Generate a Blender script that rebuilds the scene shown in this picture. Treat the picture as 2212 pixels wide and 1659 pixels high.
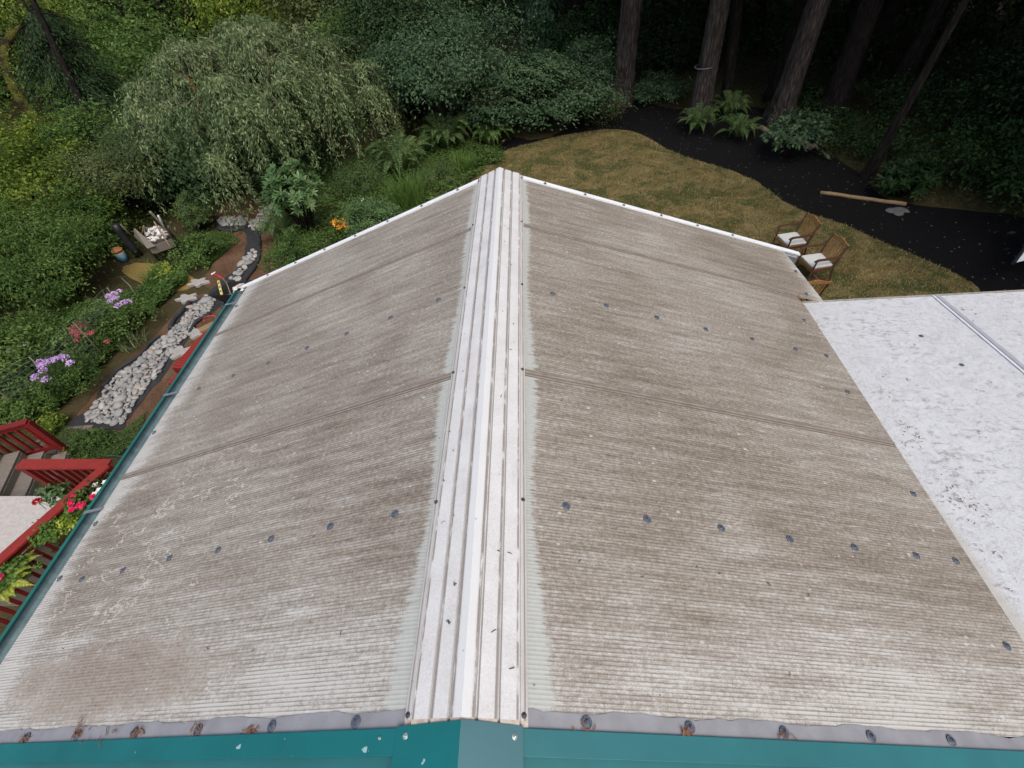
import bpy, math
import numpy as np
from math import radians, sin, cos, pi, tan, atan2, hypot

for o in list(bpy.data.objects): bpy.data.objects.remove(o)
SC = bpy.context.scene
COL = SC.collection
RNG = np.random.default_rng(11)

# ------------------------------------------------------------------ camera, light, exposure
F, YAW, PITCH, ROLL = 1000.18, 0.09863, 0.83417, -0.11691
CAM = np.array([0.2327, -0.1491, 1.3917])
def _rot(y, p, r):
    a = pi/2-p
    Rz = np.array([[cos(y),-sin(y),0],[sin(y),cos(y),0],[0,0,1]])
    Rx = np.array([[1,0,0],[0,cos(a),-sin(a)],[0,sin(a),cos(a)]])
    Rr = np.array([[cos(r),-sin(r),0],[sin(r),cos(r),0],[0,0,1]])
    return Rz@Rx@Rr
RM = _rot(YAW, PITCH, ROLL)
cd = bpy.data.cameras.new('camera'); cam = bpy.data.objects.new('camera', cd); COL.objects.link(cam)
from mathutils import Matrix, Vector
cam.matrix_world = Matrix.Translation(CAM) @ Matrix(RM.tolist()).to_4x4()
cd.sensor_width = 36; cd.lens = 36*F/2212; cd.clip_start = .02; cd.clip_end = 600
SC.camera = cam
SC.render.resolution_x = 1024; SC.render.resolution_y = 768

SUN_EL, SUN_AZ = radians(60), radians(158)          # azimuth from +Y, clockwise
w = bpy.data.worlds.new('World'); SC.world = w; w.use_nodes = True
wn = w.node_tree; bg = wn.nodes['Background']
sky = wn.nodes.new('ShaderNodeTexSky'); sky.sky_type = 'NISHITA'; sky.sun_disc = False
sky.sun_elevation = SUN_EL; sky.sun_rotation = SUN_AZ; sky.air_density = 1.0; sky.dust_density = 5.0; sky.ozone_density = 1.0
wn.links.new(sky.outputs[0], bg.inputs[0]); bg.inputs[1].default_value = 0.135
sl = bpy.data.lights.new('sun', 'SUN'); sl.energy = 1.25; sl.angle = radians(40); sl.color = (1, .975, .94)
so = bpy.data.objects.new('sun', sl); COL.objects.link(so)
sdir = Vector((sin(SUN_AZ)*cos(SUN_EL), cos(SUN_AZ)*cos(SUN_EL), sin(SUN_EL)))
so.rotation_euler = sdir.to_track_quat('Z', 'Y').to_euler(); so.location = (0, 0, 30)
vs = SC.view_settings; vs.view_transform = 'Standard'; vs.look = 'None'; vs.exposure = 0.62; vs.gamma = 1
SC.cycles.max_bounces = 6; SC.cycles.transparent_max_bounces = 4

# ------------------------------------------------------------------ measuring helpers (photo pixel -> place in the world)
GZ = -5.3
def ray(x, y): return RM@np.array([(x-1106)/F, -(y-829.5)/F, -1.])
def onz(x, y, z):
    d = ray(x, y); return CAM+d*(z-CAM[2])/d[2]
def G(x, y, dz=0.): return onz(x, y, GZ+dz)
def above(P, x, y):
    """height where the ray through a pixel passes over/under point P"""
    d = ray(x, y); t = np.linalg.norm((P-CAM)[:2])/np.linalg.norm(d[:2]); return (CAM+d*t)[2]
def depth(P): return -((np.asarray(P)-CAM)@RM)[2]
def unit(a): a = np.asarray(a, float); return a/(np.linalg.norm(a, axis=-1, keepdims=True)+1e-9)

# ------------------------------------------------------------------ object helpers
def tag(o, label=None, cat=None, group=None, kind=None):
    if label: o['label'] = label
    if cat: o['category'] = cat
    if group: o['group'] = group
    if kind: o['kind'] = kind
    return o
def thing(name, loc, label, cat, group=None, rz=0):
    o = bpy.data.objects.new(name, None); COL.objects.link(o); o.location = tuple(float(v) for v in loc); o.rotation_euler = (0, 0, rz)
    o.empty_display_size = .1
    return tag(o, label, cat, group)
def origin_of(p):
    v = Vector((0, 0, 0))
    while p is not None: v += p.location; p = p.parent
    return np.array(v)
def copy_tree(o, parent=None):
    c = o.copy(); COL.objects.link(c); c.parent = parent
    for ch in [x for x in list(bpy.data.objects) if x.parent == o]: copy_tree(ch, c)
    return c
def fast_mesh(name, V, Fq, smooth=False):
    V = np.asarray(V, np.float32); me = bpy.data.meshes.new(name)
    Fq = np.asarray(Fq, np.int32); k = Fq.shape[1]; n = len(Fq)
    me.vertices.add(len(V)); me.vertices.foreach_set('co', V.ravel())
    me.loops.add(n*k); me.loops.foreach_set('vertex_index', Fq.ravel())
    me.polygons.add(n); me.polygons.foreach_set('loop_start', np.arange(0, n*k, k, dtype=np.int32))
    me.update(calc_edges=True)
    if smooth: me.polygons.foreach_set('use_smooth', np.ones(n, bool))
    return me
def link_mesh(name, me, mat, parent, local=False):
    ob = bpy.data.objects.new(name, me); COL.objects.link(ob)
    me.materials.append(mat)
    if parent is not None:
        ob.parent = parent
        if not local: me.transform(Matrix.Translation(-Vector(origin_of(parent))))
    return ob
class MB:
    def __init__(s): s.v = []; s.f = []
    def add(s, V, Fs):
        o = len(s.v); s.v += [tuple(float(c) for c in p) for p in V]; s.f += [tuple(i+o for i in f) for f in Fs]; return s
    def box(s, c, size, M=None, taper=1.):
        x, y, z = [a/2 for a in size]; P = []
        for sz in (-1, 1):
            k = taper if sz > 0 else 1.
            for sx, sy in ((-1,-1),(1,-1),(1,1),(-1,1)): P.append((sx*x*k, sy*y*k, sz*z))
        P = np.array(P)
        if M is not None: P = P@np.array(M).T
        return s.add(P+np.array(c), [(0,3,2,1),(4,5,6,7),(0,1,5,4),(1,2,6,5),(2,3,7,6),(3,0,4,7)])
    def bar(s, a, b, w, h, up=(0,0,1)):
        a = np.array(a, float); b = np.array(b, float); d = unit(b-a); sd = np.cross(d, up)
        if np.linalg.norm(sd) < 1e-4: sd = np.cross(d, (0,1,0))
        sd = unit(sd); u = np.cross(sd, d); P = []
        for q in (a, b):
            for i, j in ((-1,-1),(1,-1),(1,1),(-1,1)): P.append(q+sd*i*w/2+u*j*h/2)
        return s.add(P, [(0,1,2,3),(7,6,5,4),(0,4,5,1),(1,5,6,2),(2,6,7,3),(3,7,4,0)])
    def tube(s, pts, rad, n=8, cap=True, squash=None):
        pts = np.array(pts, float); m = len(pts); rad = np.broadcast_to(rad, (m,)); V = []
        T = np.gradient(pts, axis=0) if m > 1 else None; ref = np.array([0.13, 0.07, 1.]); 
        if abs(unit(T[0])@unit(ref)) > .9: ref = np.array([1., .1, 0])
        for i in range(m):
            t = unit(T[i]); a = unit(np.cross(t, ref)); b = np.cross(t, a)
            for k in range(n):
                th = 2*pi*k/n; V.append(pts[i]+rad[i]*(a*cos(th)+b*sin(th)))
        Fs = [(i*n+k, i*n+(k+1)%n, (i+1)*n+(k+1)%n, (i+1)*n+k) for i in range(m-1) for k in range(n)]
        if cap: Fs += [tuple(range(n))[::-1], tuple((m-1)*n+k for k in range(n))]
        return s.add(V, Fs)
    def lathe(s, prof, c=(0,0,0), n=16, M=None):
        V = []
        for r, z in prof:
            for k in range(n): V.append((r*cos(2*pi*k/n), r*sin(2*pi*k/n), z))
        V = np.array(V)
        if M is not None: V = V@np.array(M).T
        m = len(prof)
        Fs = [(i*n+k, i*n+(k+1)%n, (i+1)*n+(k+1)%n, (i+1)*n+k) for i in range(m-1) for k in range(n)]
        Fs += [tuple(range(n))[::-1], tuple((m-1)*n+k for k in range(n))]
        return s.add(V+np.array(c), Fs)
    def slab(s, poly, z0, z1):
        n = len(poly); V = [(p[0], p[1], z0) for p in poly]+[(p[0], p[1], z1) for p in poly]
        a = sum(poly[i][0]*poly[(i+1)%n][1]-poly[(i+1)%n][0]*poly[i][1] for i in range(n))
        Fs = [(i, (i+1)%n, n+(i+1)%n, n+i) for i in range(n)]+[tuple(range(n))[::-1], tuple(range(n, 2*n))]
        if a < 0: Fs = [f[::-1] for f in Fs]
        return s.add(V, Fs)
    def build(s, name, mat, parent=None, smooth=False, bevel=0, local=False):
        me = bpy.data.meshes.new(name); me.from_pydata(s.v, [], s.f); me.update()
        if smooth: me.polygons.foreach_set('use_smooth', np.ones(len(me.polygons), bool))
        ob = link_mesh(name, me, mat, parent, local)
        if bevel:
            b = ob.modifiers.new('bevel', 'BEVEL'); b.width = bevel; b.segments = 2; b.limit_method = 'ANGLE'
        return ob

# ------------------------------------------------------------------ materials
class NT:
    def __init__(s, name):
        s.m = bpy.data.materials.new(name); s.m.use_nodes = True; s.t = s.m.node_tree
        s.b = s.t.nodes['Principled BSDF']; s.k = .80
    def n(s, typ, ins=None, **kw):
        nd = s.t.nodes.new(typ)
        for k, v in kw.items(): setattr(nd, k, v)
        for k, v in (ins or {}).items():
            if hasattr(v, 'is_output') or isinstance(v, bpy.types.NodeSocket): s.t.links.new(v, nd.inputs[k])
            else: nd.inputs[k].default_value = v
        return nd
    def math(s, op, a, b=0., c=None, clamp=False):
        d = {0: a, 1: b}
        if c is not None: d[2] = c
        nd = s.n('ShaderNodeMath', d, operation=op); nd.use_clamp = clamp; return nd.outputs[0]
    def mix(s, f, a, b, mode='MIX'):
        return s.n('ShaderNodeMix', {0: f, 6: a, 7: b}, data_type='RGBA', blend_type=mode).outputs[2]
    def noise(s, scale, vec=None, detail=3, rough=.55, dist=0.):
        i = {'Scale': scale, 'Detail': detail, 'Roughness': rough, 'Distortion': dist}
        if vec is not None: i['Vector'] = vec
        return s.n('ShaderNodeTexNoise', i).outputs[0]
    def pos(s): return s.n('ShaderNodeNewGeometry').outputs['Position']
    def objc(s): return s.n('ShaderNodeTexCoord').outputs['Object']
    def scale(s, v, sc): return s.n('ShaderNodeMapping', {'Vector': v, 'Scale': sc}).outputs[0]
    def ramp(s, f, stops, interp='LINEAR'):
        nd = s.n('ShaderNodeValToRGB', {0: f}); cr = nd.color_ramp; cr.interpolation = interp
        while len(cr.elements) < len(stops): cr.elements.new(.5)
        for e, (p, c) in zip(cr.elements, stops):
            e.position = p; e.color = (*c, 1) if len(c) == 3 else c
        return nd.outputs[0]
    def smooth(s, x, lo, hi):
        nd = s.n('ShaderNodeMapRange', {0: x, 1: lo, 2: hi, 3: 0., 4: 1.}); nd.interpolation_type = 'SMOOTHSTEP'; return nd.outputs[0]
    def set(s, **kw):
        for k, v in kw.items():
            k = {'base': 'Base Color', 'rough': 'Roughness', 'metal': 'Metallic', 'spec': 'Specular IOR Level'}.get(k, k)
            if k == 'Base Color' and s.k != 1 and isinstance(v, bpy.types.NodeSocket): v = s.mix(1., v, C(s.k, s.k, s.k), 'MULTIPLY')
            if isinstance(v, bpy.types.NodeSocket): s.t.links.new(v, s.b.inputs[k])
            else: s.b.inputs[k].default_value = v
        return s
    def bump(s, h, strength=.5, dist=.01):
        nd = s.n('ShaderNodeBump', {'Height': h, 'Strength': strength, 'Distance': dist}); s.t.links.new(nd.outputs[0], s.b.inputs['Normal']); return s
def C(*c): return (*c, 1.)
def plain(name, col, rough=.6, var=.25, nscale=8, metal=0., bump=0., spec=.4):
    m = NT(name); p = m.objc(); f = m.noise(nscale, p, 5, .6)
    lo = tuple(max(0, c*(1-var)) for c in col); hi = tuple(c*(1+var) for c in col)
    m.set(base=m.ramp(f, [(.3, lo), (.7, hi)]), rough=rough, metal=metal, spec=spec)
    if bump: m.bump(m.noise(nscale*6, p, 4), bump, .004)
    return m.m
def wood(name, col, dark=.5, scale=(2, 30, 30), rough=.6):
    m = NT(name); p = m.objc(); f = m.noise(3, m.scale(p, scale), 5, .6)
    m.set(base=m.ramp(f, [(.3, tuple(c*dark for c in col)), (.65, col)]), rough=rough); m.bump(f, .2, .003); return m.m
def leafmat(name, cols, transl=.35, rough=.65, spec=.18):
    m = NT(name); m.k = 1; r = m.n('ShaderNodeNewGeometry').outputs['Random Per Island']
    big = m.noise(.9, m.pos(), 3)
    f = m.math('ADD', m.math('MULTIPLY', m.math('POWER', r, 1.25), .85), m.math('MULTIPLY', m.math('SUBTRACT', big, .42), 1.3), clamp=True)
    n = len(cols); c = m.ramp(f, [(i/(n-1) if n > 1 else 0, k) for i, k in enumerate(cols)])
    m.set(base=c, rough=rough, spec=spec)
    tr = m.n('ShaderNodeBsdfTranslucent', {'Color': m.mix(.5, c, m.n('ShaderNodeHueSaturation', {'Saturation': 1.15, 'Value': 1.6, 'Color': c, 'Hue': .485}).outputs[0])})
    mx = m.n('ShaderNodeMixShader', {0: transl, 1: m.b.outputs[0], 2: tr.outputs[0]})
    m.t.links.new(mx.outputs[0], m.t.nodes['Material Output'].inputs[0]); return m.m

M = {}
def polycarb():
    m = NT('weathered_polycarbonate'); P = m.pos(); s = m.n('ShaderNodeSeparateXYZ', {0: P})
    ax = m.math('MULTIPLY', m.math('ABSOLUTE', s.outputs[0]), 1/cos(.341)); y = s.outputs[1]
    vec = m.n('ShaderNodeCombineXYZ', {0: s.outputs[0], 1: y, 2: 0.}).outputs[0]
    streak = m.noise(1., m.scale(vec, (2.4, 26, 1)), 8, .76)
    streak2 = m.noise(1., m.scale(vec, (5, 150, 1)), 4, .6)
    big = m.noise(1.3, vec, 4, .55, .6)
    grain = m.noise(190, vec, 3, .75)
    f = m.math('ADD', m.math('MULTIPLY', streak, .92), m.math('MULTIPLY', big, .46))
    f = m.math('ADD', f, m.math('MULTIPLY', streak2, .22))
    grain2 = m.noise(60, vec, 4, .7)
    f = m.math('ADD', m.math('ADD', f, m.math('MULTIPLY', grain, .62)), m.math('MULTIPLY', m.math('SUBTRACT', grain2, .5), .75))
    f = m.math('MULTIPLY', m.math('SUBTRACT', f, .735), 1.55)          # ~0..1, high = pale
    # cleaner towards the near end and the eaves
    nearf = m.smooth(y, .55, 0.0); f = m.math('ADD', f, m.math('MULTIPLY', nearf, .34))
    eav = m.smooth(m.math('ADD', ax, m.math('MULTIPLY', big, .25)), 2.27, 2.48); f = m.math('ADD', f, m.math('MULTIPLY', eav, .5))
    # algae-brown patch low on the left side
    dx = m.math('DIVIDE', m.math('ADD', s.outputs[0], 1.45), .55); dy = m.math('DIVIDE', m.math('SUBTRACT', y, .17), .13)
    r2 = m.math('ADD', m.math('MULTIPLY', dx, dx), m.math('MULTIPLY', dy, dy))
    r2 = m.math('ADD', r2, m.math('MULTIPLY', m.math('SUBTRACT', m.noise(7, vec, 4), .5), 2.2))
    patch = m.math('MULTIPLY', m.smooth(r2, 1.7, 0.1), m.math('ADD', .35, m.math('MULTIPLY', m.smooth(streak, .35, .6), .65)))
    f = m.math('SUBTRACT', f, m.math('MULTIPLY', patch, .38))
    col = m.ramp(f, [(0., (.090, .072, .052)), (.3, (.172, .147, .117)), (.6, (.290, .260, .218)), (.85, (.40, .385, .35)), (1., (.51, .505, .47))])
    col = m.mix(m.math('MULTIPLY', patch, .36), col, C(.20, .13, .088))
    # flutes: thin dirty lines running down the slope
    fl = m.math('SINE', m.math('MULTIPLY', y, 2*pi/.0113)); line = m.smooth(fl, .25, .95)
    lm = m.math('MULTIPLY', line, m.math('ADD', .35, m.math('MULTIPLY', m.smooth(m.noise(9, m.scale(vec, (1, 3, 1)), 3), .3, .6), .65)))
    col = m.mix(m.math('MULTIPLY', lm, .62), col, m.mix(m.smooth(patch, .1, .5), C(.115, .09, .068), C(.40, .36, .31)))
    # clean sheltered band beside the ridge cap with a ragged edge
    rag = m.noise(1., m.scale(vec, (6, 60, 1)), 6, .8)
    cy = m.math('ABSOLUTE', m.math('COSINE', m.math('MULTIPLY', y, pi/1.225))); cy = m.math('POWER', cy, 1.6)
    amp = m.math('ADD', .018, m.math('MULTIPLY', m.smooth(y, 1.7, .3), .030))
    lim = m.math('ADD', .152, m.math('ADD', m.math('MULTIPLY', m.math('SUBTRACT', rag, .30), .14), m.math('MULTIPLY', cy, amp)))
    cl = m.smooth(m.math('SUBTRACT', ax, m.math('ADD', lim, m.math('MULTIPLY', grain, .02))), .010, -.010)
    cl = m.math('MULTIPLY', cl, m.math('ADD', .62, m.math('MULTIPLY', grain2, .45)))
    cleanc = m.mix(m.math('MULTIPLY', line, .35), C(.45, .475, .45), C(.28, .30, .28))
    col = m.mix(cl, col, cleanc)
    # snail trails
    tr = m.noise(1.9, m.scale(vec, (1, 2.2, 1)), 6, .62, .2)
    t1 = m.math('LESS_THAN', m.math('ABSOLUTE', m.math('SUBTRACT', tr, .5)), .0052)
    reg = m.math('MULTIPLY', m.math('LESS_THAN', s.outputs[0], -1.15), m.math('GREATER_THAN', m.noise(4, vec, 2), .47))
    reg = m.math('MULTIPLY', m.math('MULTIPLY', reg, m.smooth(y, 1.5, .9)), m.smooth(y, .2, .32))
    col = m.mix(m.math('MULTIPLY', m.math('MULTIPLY', t1, reg), .7), col, C(.58, .55, .50))
    # scuffs
    v = m.n('ShaderNodeTexVoronoi', {'Vector': m.scale(vec, (16, 24, 1)), 'Scale': 1., 'Randomness': 1.}).outputs[0]
    sc = m.math('MULTIPLY', m.smooth(v, .16, .08), m.math('GREATER_THAN', m.noise(5, vec, 2), .57))
    col = m.mix(m.math('MULTIPLY', sc, .55), col, C(.62, .61, .58))
    ls = m.smooth(m.noise(1., m.scale(vec, (7, 75, 1)), 3, .6), .66, .74); col = m.mix(m.math('MULTIPLY', ls, .5), col, C(.58, .57, .53))
    ld = m.smooth(m.noise(1., m.scale(vec, (3.5, 60, 1)), 2, .5), .29, .22); col = m.mix(m.math('MULTIPLY', ld, .45), col, C(.14, .10, .075))
    dk = m.n('ShaderNodeTexVoronoi', {'Vector': m.scale(vec, (11, 14, 1)), 'Scale': 1.}).outputs[0]
    col = m.mix(m.math('MULTIPLY', m.smooth(dk, .06, .03), .7), col, C(.10, .08, .065))
    m.set(base=col, rough=.62, spec=.3)
    m.bump(m.math('ADD', m.math('MULTIPLY', fl, .5), m.math('MULTIPLY', grain, .6)), .35, .0012)
    return m.m
M['poly'] = polycarb()
def capmat():
    m = NT('white_vinyl_cap'); P = m.pos(); s = m.n('ShaderNodeSeparateXYZ', {0: P}); u = m.math('MULTIPLY', m.math('ABSOLUTE', s.outputs[0]), 1/cos(.341))
    f = m.noise(170, P, 4, .8); b = m.noise(9, P, 3)
    k = m.math('ADD', m.math('MULTIPLY', f, .8), m.math('MULTIPLY', b, .45))
    col = m.ramp(k, [(.34, (.35, .34, .325)), (.52, (.55, .545, .535)), (.75, (.66, .665, .66))])
    # dirt settled in the grooves and along the outer flange
    g = None
    for c0, wd in ((.0285, .0055), (.0855, .0055), (.1415, .0045), (.161, .003)):
        d = m.smooth(m.math('ABSOLUTE', m.math('SUBTRACT', u, c0)), wd, wd*.35)
        g = d if g is None else m.math('MAXIMUM', g, d)
    brk = m.smooth(m.noise(60, m.scale(P, (1, .25, 1)), 3), .28, .5)
    col = m.mix(m.math('MULTIPLY', g, m.math('MULTIPLY', brk, .85)), col, C(.20, .17, .145))
    fe = m.math('MULTIPLY', m.smooth(m.math('ADD', u, m.math('MULTIPLY', f, .012)), .150, .166), .4); col = m.mix(fe, col, C(.25, .22, .18))
    cr = m.math('MULTIPLY', m.smooth(u, .026, .018), .7); col = m.mix(cr, col, C(.66, .68, .68))
    sp = m.math('LESS_THAN', m.n('ShaderNodeTexVoronoi', {'Vector': P, 'Scale': 16.}).outputs[0], .055)
    col = m.mix(m.math('MULTIPLY', sp, .5), col, C(.18, .15, .12))
    m.set(base=col, rough=.5, spec=.4); m.bump(f, .25, .0008); return m.m
M['cap'] = capmat()
def capend():
    m = NT('stained_sealant'); P = m.pos(); m.set(base=m.ramp(m.noise(60, P, 4), [(.3, (.38, .31, .26)), (.7, (.60, .54, .48))]), rough=.8); return m.m
M['capend'] = capend()
def lowroof():
    m = NT('white_twinwall'); P = m.pos(); s = m.n('ShaderNodeSeparateXYZ', {0: P})
    a = m.noise(95, P, 5, .85, 2.); b = m.noise(14, P, 5, .7, 1.5); c = m.noise(2, P, 2)
    k = m.math('ADD', m.math('MULTIPLY', a, 1.0), m.math('ADD', m.math('MULTIPLY', b, .32), m.math('MULTIPLY', c, .1)))
    col = m.ramp(k, [(.54, (.22, .215, .205)), (.62, (.42, .43, .44)), (.70, (.57, .59, .615)), (.9, (.67, .69, .72))])
    fl = m.smooth(m.math('SINE', m.math('MULTIPLY', s.outputs[0], 2*pi/.0125)), .2, 1.)
    col = m.mix(m.math('MULTIPLY', fl, .12), col, C(.3, .3, .3))
    d = m.math('MULTIPLY', m.smooth(m.math('ADD', m.noise(26, m.scale(P, (.7, 1.3, 1)), 6, .8, .5), m.math('MULTIPLY', m.math('SUBTRACT', c, .5), .25)), .53, .68), .75); col = m.mix(d, col, C(.21, .195, .18))
    edge = m.smooth(m.math('SUBTRACT', s.outputs[0], m.math('MULTIPLY', a, .06)), 2.09, 2.03); col = m.mix(m.math('MULTIPLY', edge, .6), col, C(.42, .40, .33))
    m.set(base=col, rough=.5, spec=.4); m.bump(a, .3, .001); return m.m
M['low'] = lowroof()
def jointm():
    m = NT('dirty_joint_strip'); P = m.pos(); y = m.n('ShaderNodeSeparateXYZ', {0: P}).outputs[1]; f = m.noise(30, P, 4)
    d = m.math('MINIMUM', m.math('ABSOLUTE', m.math('SUBTRACT', y, 1.222)), m.math('ABSOLUTE', m.math('SUBTRACT', y, 2.455)))
    g = m.math('MAXIMUM', m.smooth(m.math('ABSOLUTE', m.math('SUBTRACT', d, .0085)), .004, .0015), m.smooth(d, .0165, .020))
    m.set(base=m.mix(m.math('MULTIPLY', g, .85), m.ramp(f, [(.3, (.20, .17, .14)), (.7, (.30, .265, .225))]), C(.085, .066, .052)), rough=.7); return m.m
M['joint'] = jointm()
M['jointw'] = plain('grey_joint_strip', (.36, .37, .41), .45, .12, 20)
M['white'] = plain('white_aluminium', (.78, .80, .82), .4, .05, 15)
def flash():
    m = NT('grey_flashing'); P = m.pos(); f = m.noise(14, P, 4); g = m.noise(70, P, 4, .7)
    col = m.ramp(f, [(.3, (.215, .22, .24)), (.7, (.285, .29, .31))])
    col = m.mix(m.math('MULTIPLY', m.smooth(g, .55, .72), .35), col, C(.22, .18, .15)); m.set(base=col, rough=.5, metal=.0, spec=.5); return m.m
M['flash'] = flash()
def green(name, c, droppings=True):
    m = NT(name); P = m.pos(); f = m.noise(3, P, 4); g = m.noise(55, P, 4, .7)
    col = m.ramp(f, [(.3, tuple(v*.85 for v in c)), (.7, tuple(v*1.15 for v in c))])
    col = m.mix(m.math('MULTIPLY', m.smooth(g, .6, .8), .2), col, C(.12, .19, .19))
    s = m.n('ShaderNodeSeparateXYZ', {0: P}).outputs[0]
    if droppings:
        k = m.smooth(m.noise(13, m.scale(P, (1, .6, 1)), 4, .6, .5), .665, .70); z = m.math('MULTIPLY', m.smooth(s, -1.1, -1.3), k)
        k2 = m.math('MULTIPLY', m.smooth(m.noise(30, P, 3), .70, .74), 1.); z = m.math('MAXIMUM', z, m.math('MULTIPLY', k2, .7)); col = m.mix(z, col, C(.42, .60, .60))
    m.set(base=col, rough=.42, spec=.35); return m.m
M['green'] = green('green_painted_steel', (.005, .135, .142))
M['greenp'] = green('sky_lightened_green_steel', (.060, .155, .175), False)  # same green paint, sky reflection on the right face put into the colour
M['green2'] = green('sky_tinted_green_steel', (.024, .145, .158), False)  # same green, lightened in colour for skylight on the right trim
M['gutter'] = green('green_gutter_paint', (.012, .11, .095), False)
M['gutin'] = plain('gutter_inside_grime', (.10, .16, .17), .5, .3, 20)
M['screw'] = plain('blue_grey_washer', (.085, .10, .13), .4, .45, 140)
M['screwd'] = plain('dark_cap_screw', (.055, .055, .055), .4, .3, 60)
M['zinc'] = plain('zinc_screw', (.5, .56, .54), .3, .2, 60, metal=.6)
M['silver'] = plain('silver_strap', (.25, .27, .29), .35, .35, 60, metal=.5)
M['wallp'] = plain('house_siding', (.45, .42, .36), .7, .1, 4)
M['beam'] = wood('painted_beam', (.45, .45, .43))
M['red'] = plain('red_painted_wood', (.165, .015, .013), .6, .2, 5, bump=.1, spec=.2)
M['redp'] = plain('sunlight_brightened_red_paint', (.235, .024, .018), .65, .12, 14, bump=.2, spec=.2)  # brighter copy of the red, light on upward faces put into the colour
M['greywood'] = wood('grey_deck_wood', (.22, .19, .155), .6, (3, 40, 40))
M['brownwood'] = wood('brown_stringer', (.20, .11, .055), .6)
M['teak'] = wood('teak', (.40, .21, .075), .5, (12, 12, 3), .5)
M['teakd'] = wood('dark_teak', (.10, .045, .024), .5, (12, 12, 3), .5)
M['cushion'] = plain('grey_cushion_fabric', (.56, .58, .56), .9, .06, 30, bump=.2)
def slabm():
    m = NT('speckled_pale_slab'); P = m.pos(); f = m.noise(18, P, 5, .7); m.set(base=m.ramp(f, [(.3, (.36, .33, .30)), (.6, (.47, .44, .41)), (.8, (.54, .515, .49))]), rough=.7); return m.m
M['slab'] = slabm()
def ground():
    m = NT('forest_floor'); P = m.pos(); a = m.noise(.35, P, 4); b = m.noise(9, P, 5, .7)
    k = m.math('ADD', m.math('MULTIPLY', a, .6), m.math('MULTIPLY', b, .5))
    m.set(base=m.ramp(k, [(.3, (.022, .020, .011)), (.5, (.045, .040, .018)), (.62, (.075, .058, .028)), (.8, (.035, .05, .016))]), rough=.95, spec=.1); m.bump(b, .8, .05); return m.m
M['ground'] = ground()
def lawn():
    m = NT('dry_lawn'); m.k = .80; P = m.pos(); a = m.noise(1.1, P, 6, .7, .8); b = m.noise(30, P, 5, .8); c = m.noise(2.4, P, 4, .6)
    col = m.ramp(m.math('ADD', m.math('MULTIPLY', b, .6), m.math('MULTIPLY', c, .4)), [(.38, (.072, .058, .022)), (.5, (.185, .145, .06)), (.62, (.32, .255, .125))])
    g = m.smooth(m.math('ADD', a, m.math('MULTIPLY', m.math('SUBTRACT', c, .5), .5)), .46, .60)
    col = m.mix(m.math('MULTIPLY', g, .85), col, C(.040, .060, .018)); m.set(base=col, rough=.95, spec=.1); m.bump(b, .9, .03); return m.m
M['lawn'] = lawn()
def mulch():
    m = NT('black_bark_mulch'); P = m.pos(); b = m.noise(34, P, 5, .8); v = m.n('ShaderNodeTexVoronoi', {'Vector': P, 'Scale': 9.}).outputs[0]
    col = m.ramp(b, [(.35, (.0025, .0025, .003)), (.6, (.0065, .006, .0065)), (.85, (.024, .021, .019))])
    col = m.mix(m.math('MULTIPLY', m.math('LESS_THAN', v, .05), m.math('GREATER_THAN', m.noise(3, P, 2), .5)), col, C(.16, .13, .10)); m.set(base=col, rough=.9, spec=.15); m.bump(b, 1., .04); return m.m
M['mulch'] = mulch()
def soil():
    m = NT('brown_soil'); P = m.pos(); b = m.noise(24, P, 5, .8); a = m.noise(1.3, P, 3)
    col = m.ramp(m.math('ADD', m.math('MULTIPLY', b, .6), m.math('MULTIPLY', a, .4)), [(.35, (.060, .030, .016)), (.5, (.115, .064, .038)), (.68, (.19, .125, .08))])
    m.set(base=col, rough=.95, spec=.1); m.bump(b, .9, .03); return m.m
M['soil'] = soil()
def strawm():
    m = NT('straw_grass'); P = m.pos(); b = m.noise(26, P, 5, .8); m.set(base=m.ramp(b, [(.35, (.16, .10, .03)), (.55, (.30, .21, .075)), (.7, (.10, .11, .03))]), rough=.95, spec=.1); m.bump(b, .8, .03); return m.m
M['straw'] = strawm()
M['fabric'] = plain('landscape_fabric', (.022, .023, .026), .75, .35, 5, bump=.3)
M['bricks'] = plain('dull_flat_stone', (.11, .11, .105), .9, .2, 4)
M['brick'] = plain('paver_brick', (.175, .135, .10), .85, .35, 3, bump=.3)
def stonem():
    m = NT('river_stone'); m.k = .62; r = m.n('ShaderNodeObjectInfo').outputs['Random']; p = m.objc()
    c = m.ramp(r, [(0, (.17, .18, .18)), (.25, (.30, .31, .29)), (.5, (.42, .40, .36)), (.7, (.25, .26, .26)), (.86, (.60, .56, .49)), (.95, (.38, .26, .20)), (1, (.68, .65, .60))])
    f = m.noise(14, p, 4); m.set(base=m.mix(.35, c, m.mix(f, C(.1, .1, .1), C(.7, .7, .68)), 'MIX'), rough=.7, spec=.3); return m.m
M['stone'] = stonem()
M['stepstone'] = plain('cast_step_stone', (.33, .31, .285), .85, .15, 12, bump=.3)
def bark(name, c, c2, mossy=0.):
    m = NT(name); p = m.pos(); s = m.scale(p, (9, 9, 1.3)); f = m.noise(1.4, s, 6, .7, .6)
    r = m.n('ShaderNodeTexVoronoi', {'Vector': m.scale(p, (11, 11, 2.2)), 'Scale': 1.}, feature='DISTANCE_TO_EDGE').outputs[0]
    col = m.ramp(m.math('ADD', m.math('MULTIPLY', f, .65), m.math('MULTIPLY', r, .6)), [(.3, c), (.65, c2)])
    if mossy: col = m.mix(m.math('MULTIPLY', m.smooth(m.noise(2.5, p, 4), .42, .6), mossy), col, C(.12, .115, .02))
    m.set(base=col, rough=.95, spec=.1); m.bump(m.math('ADD', f, r), 1., .06); return m.m
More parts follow.
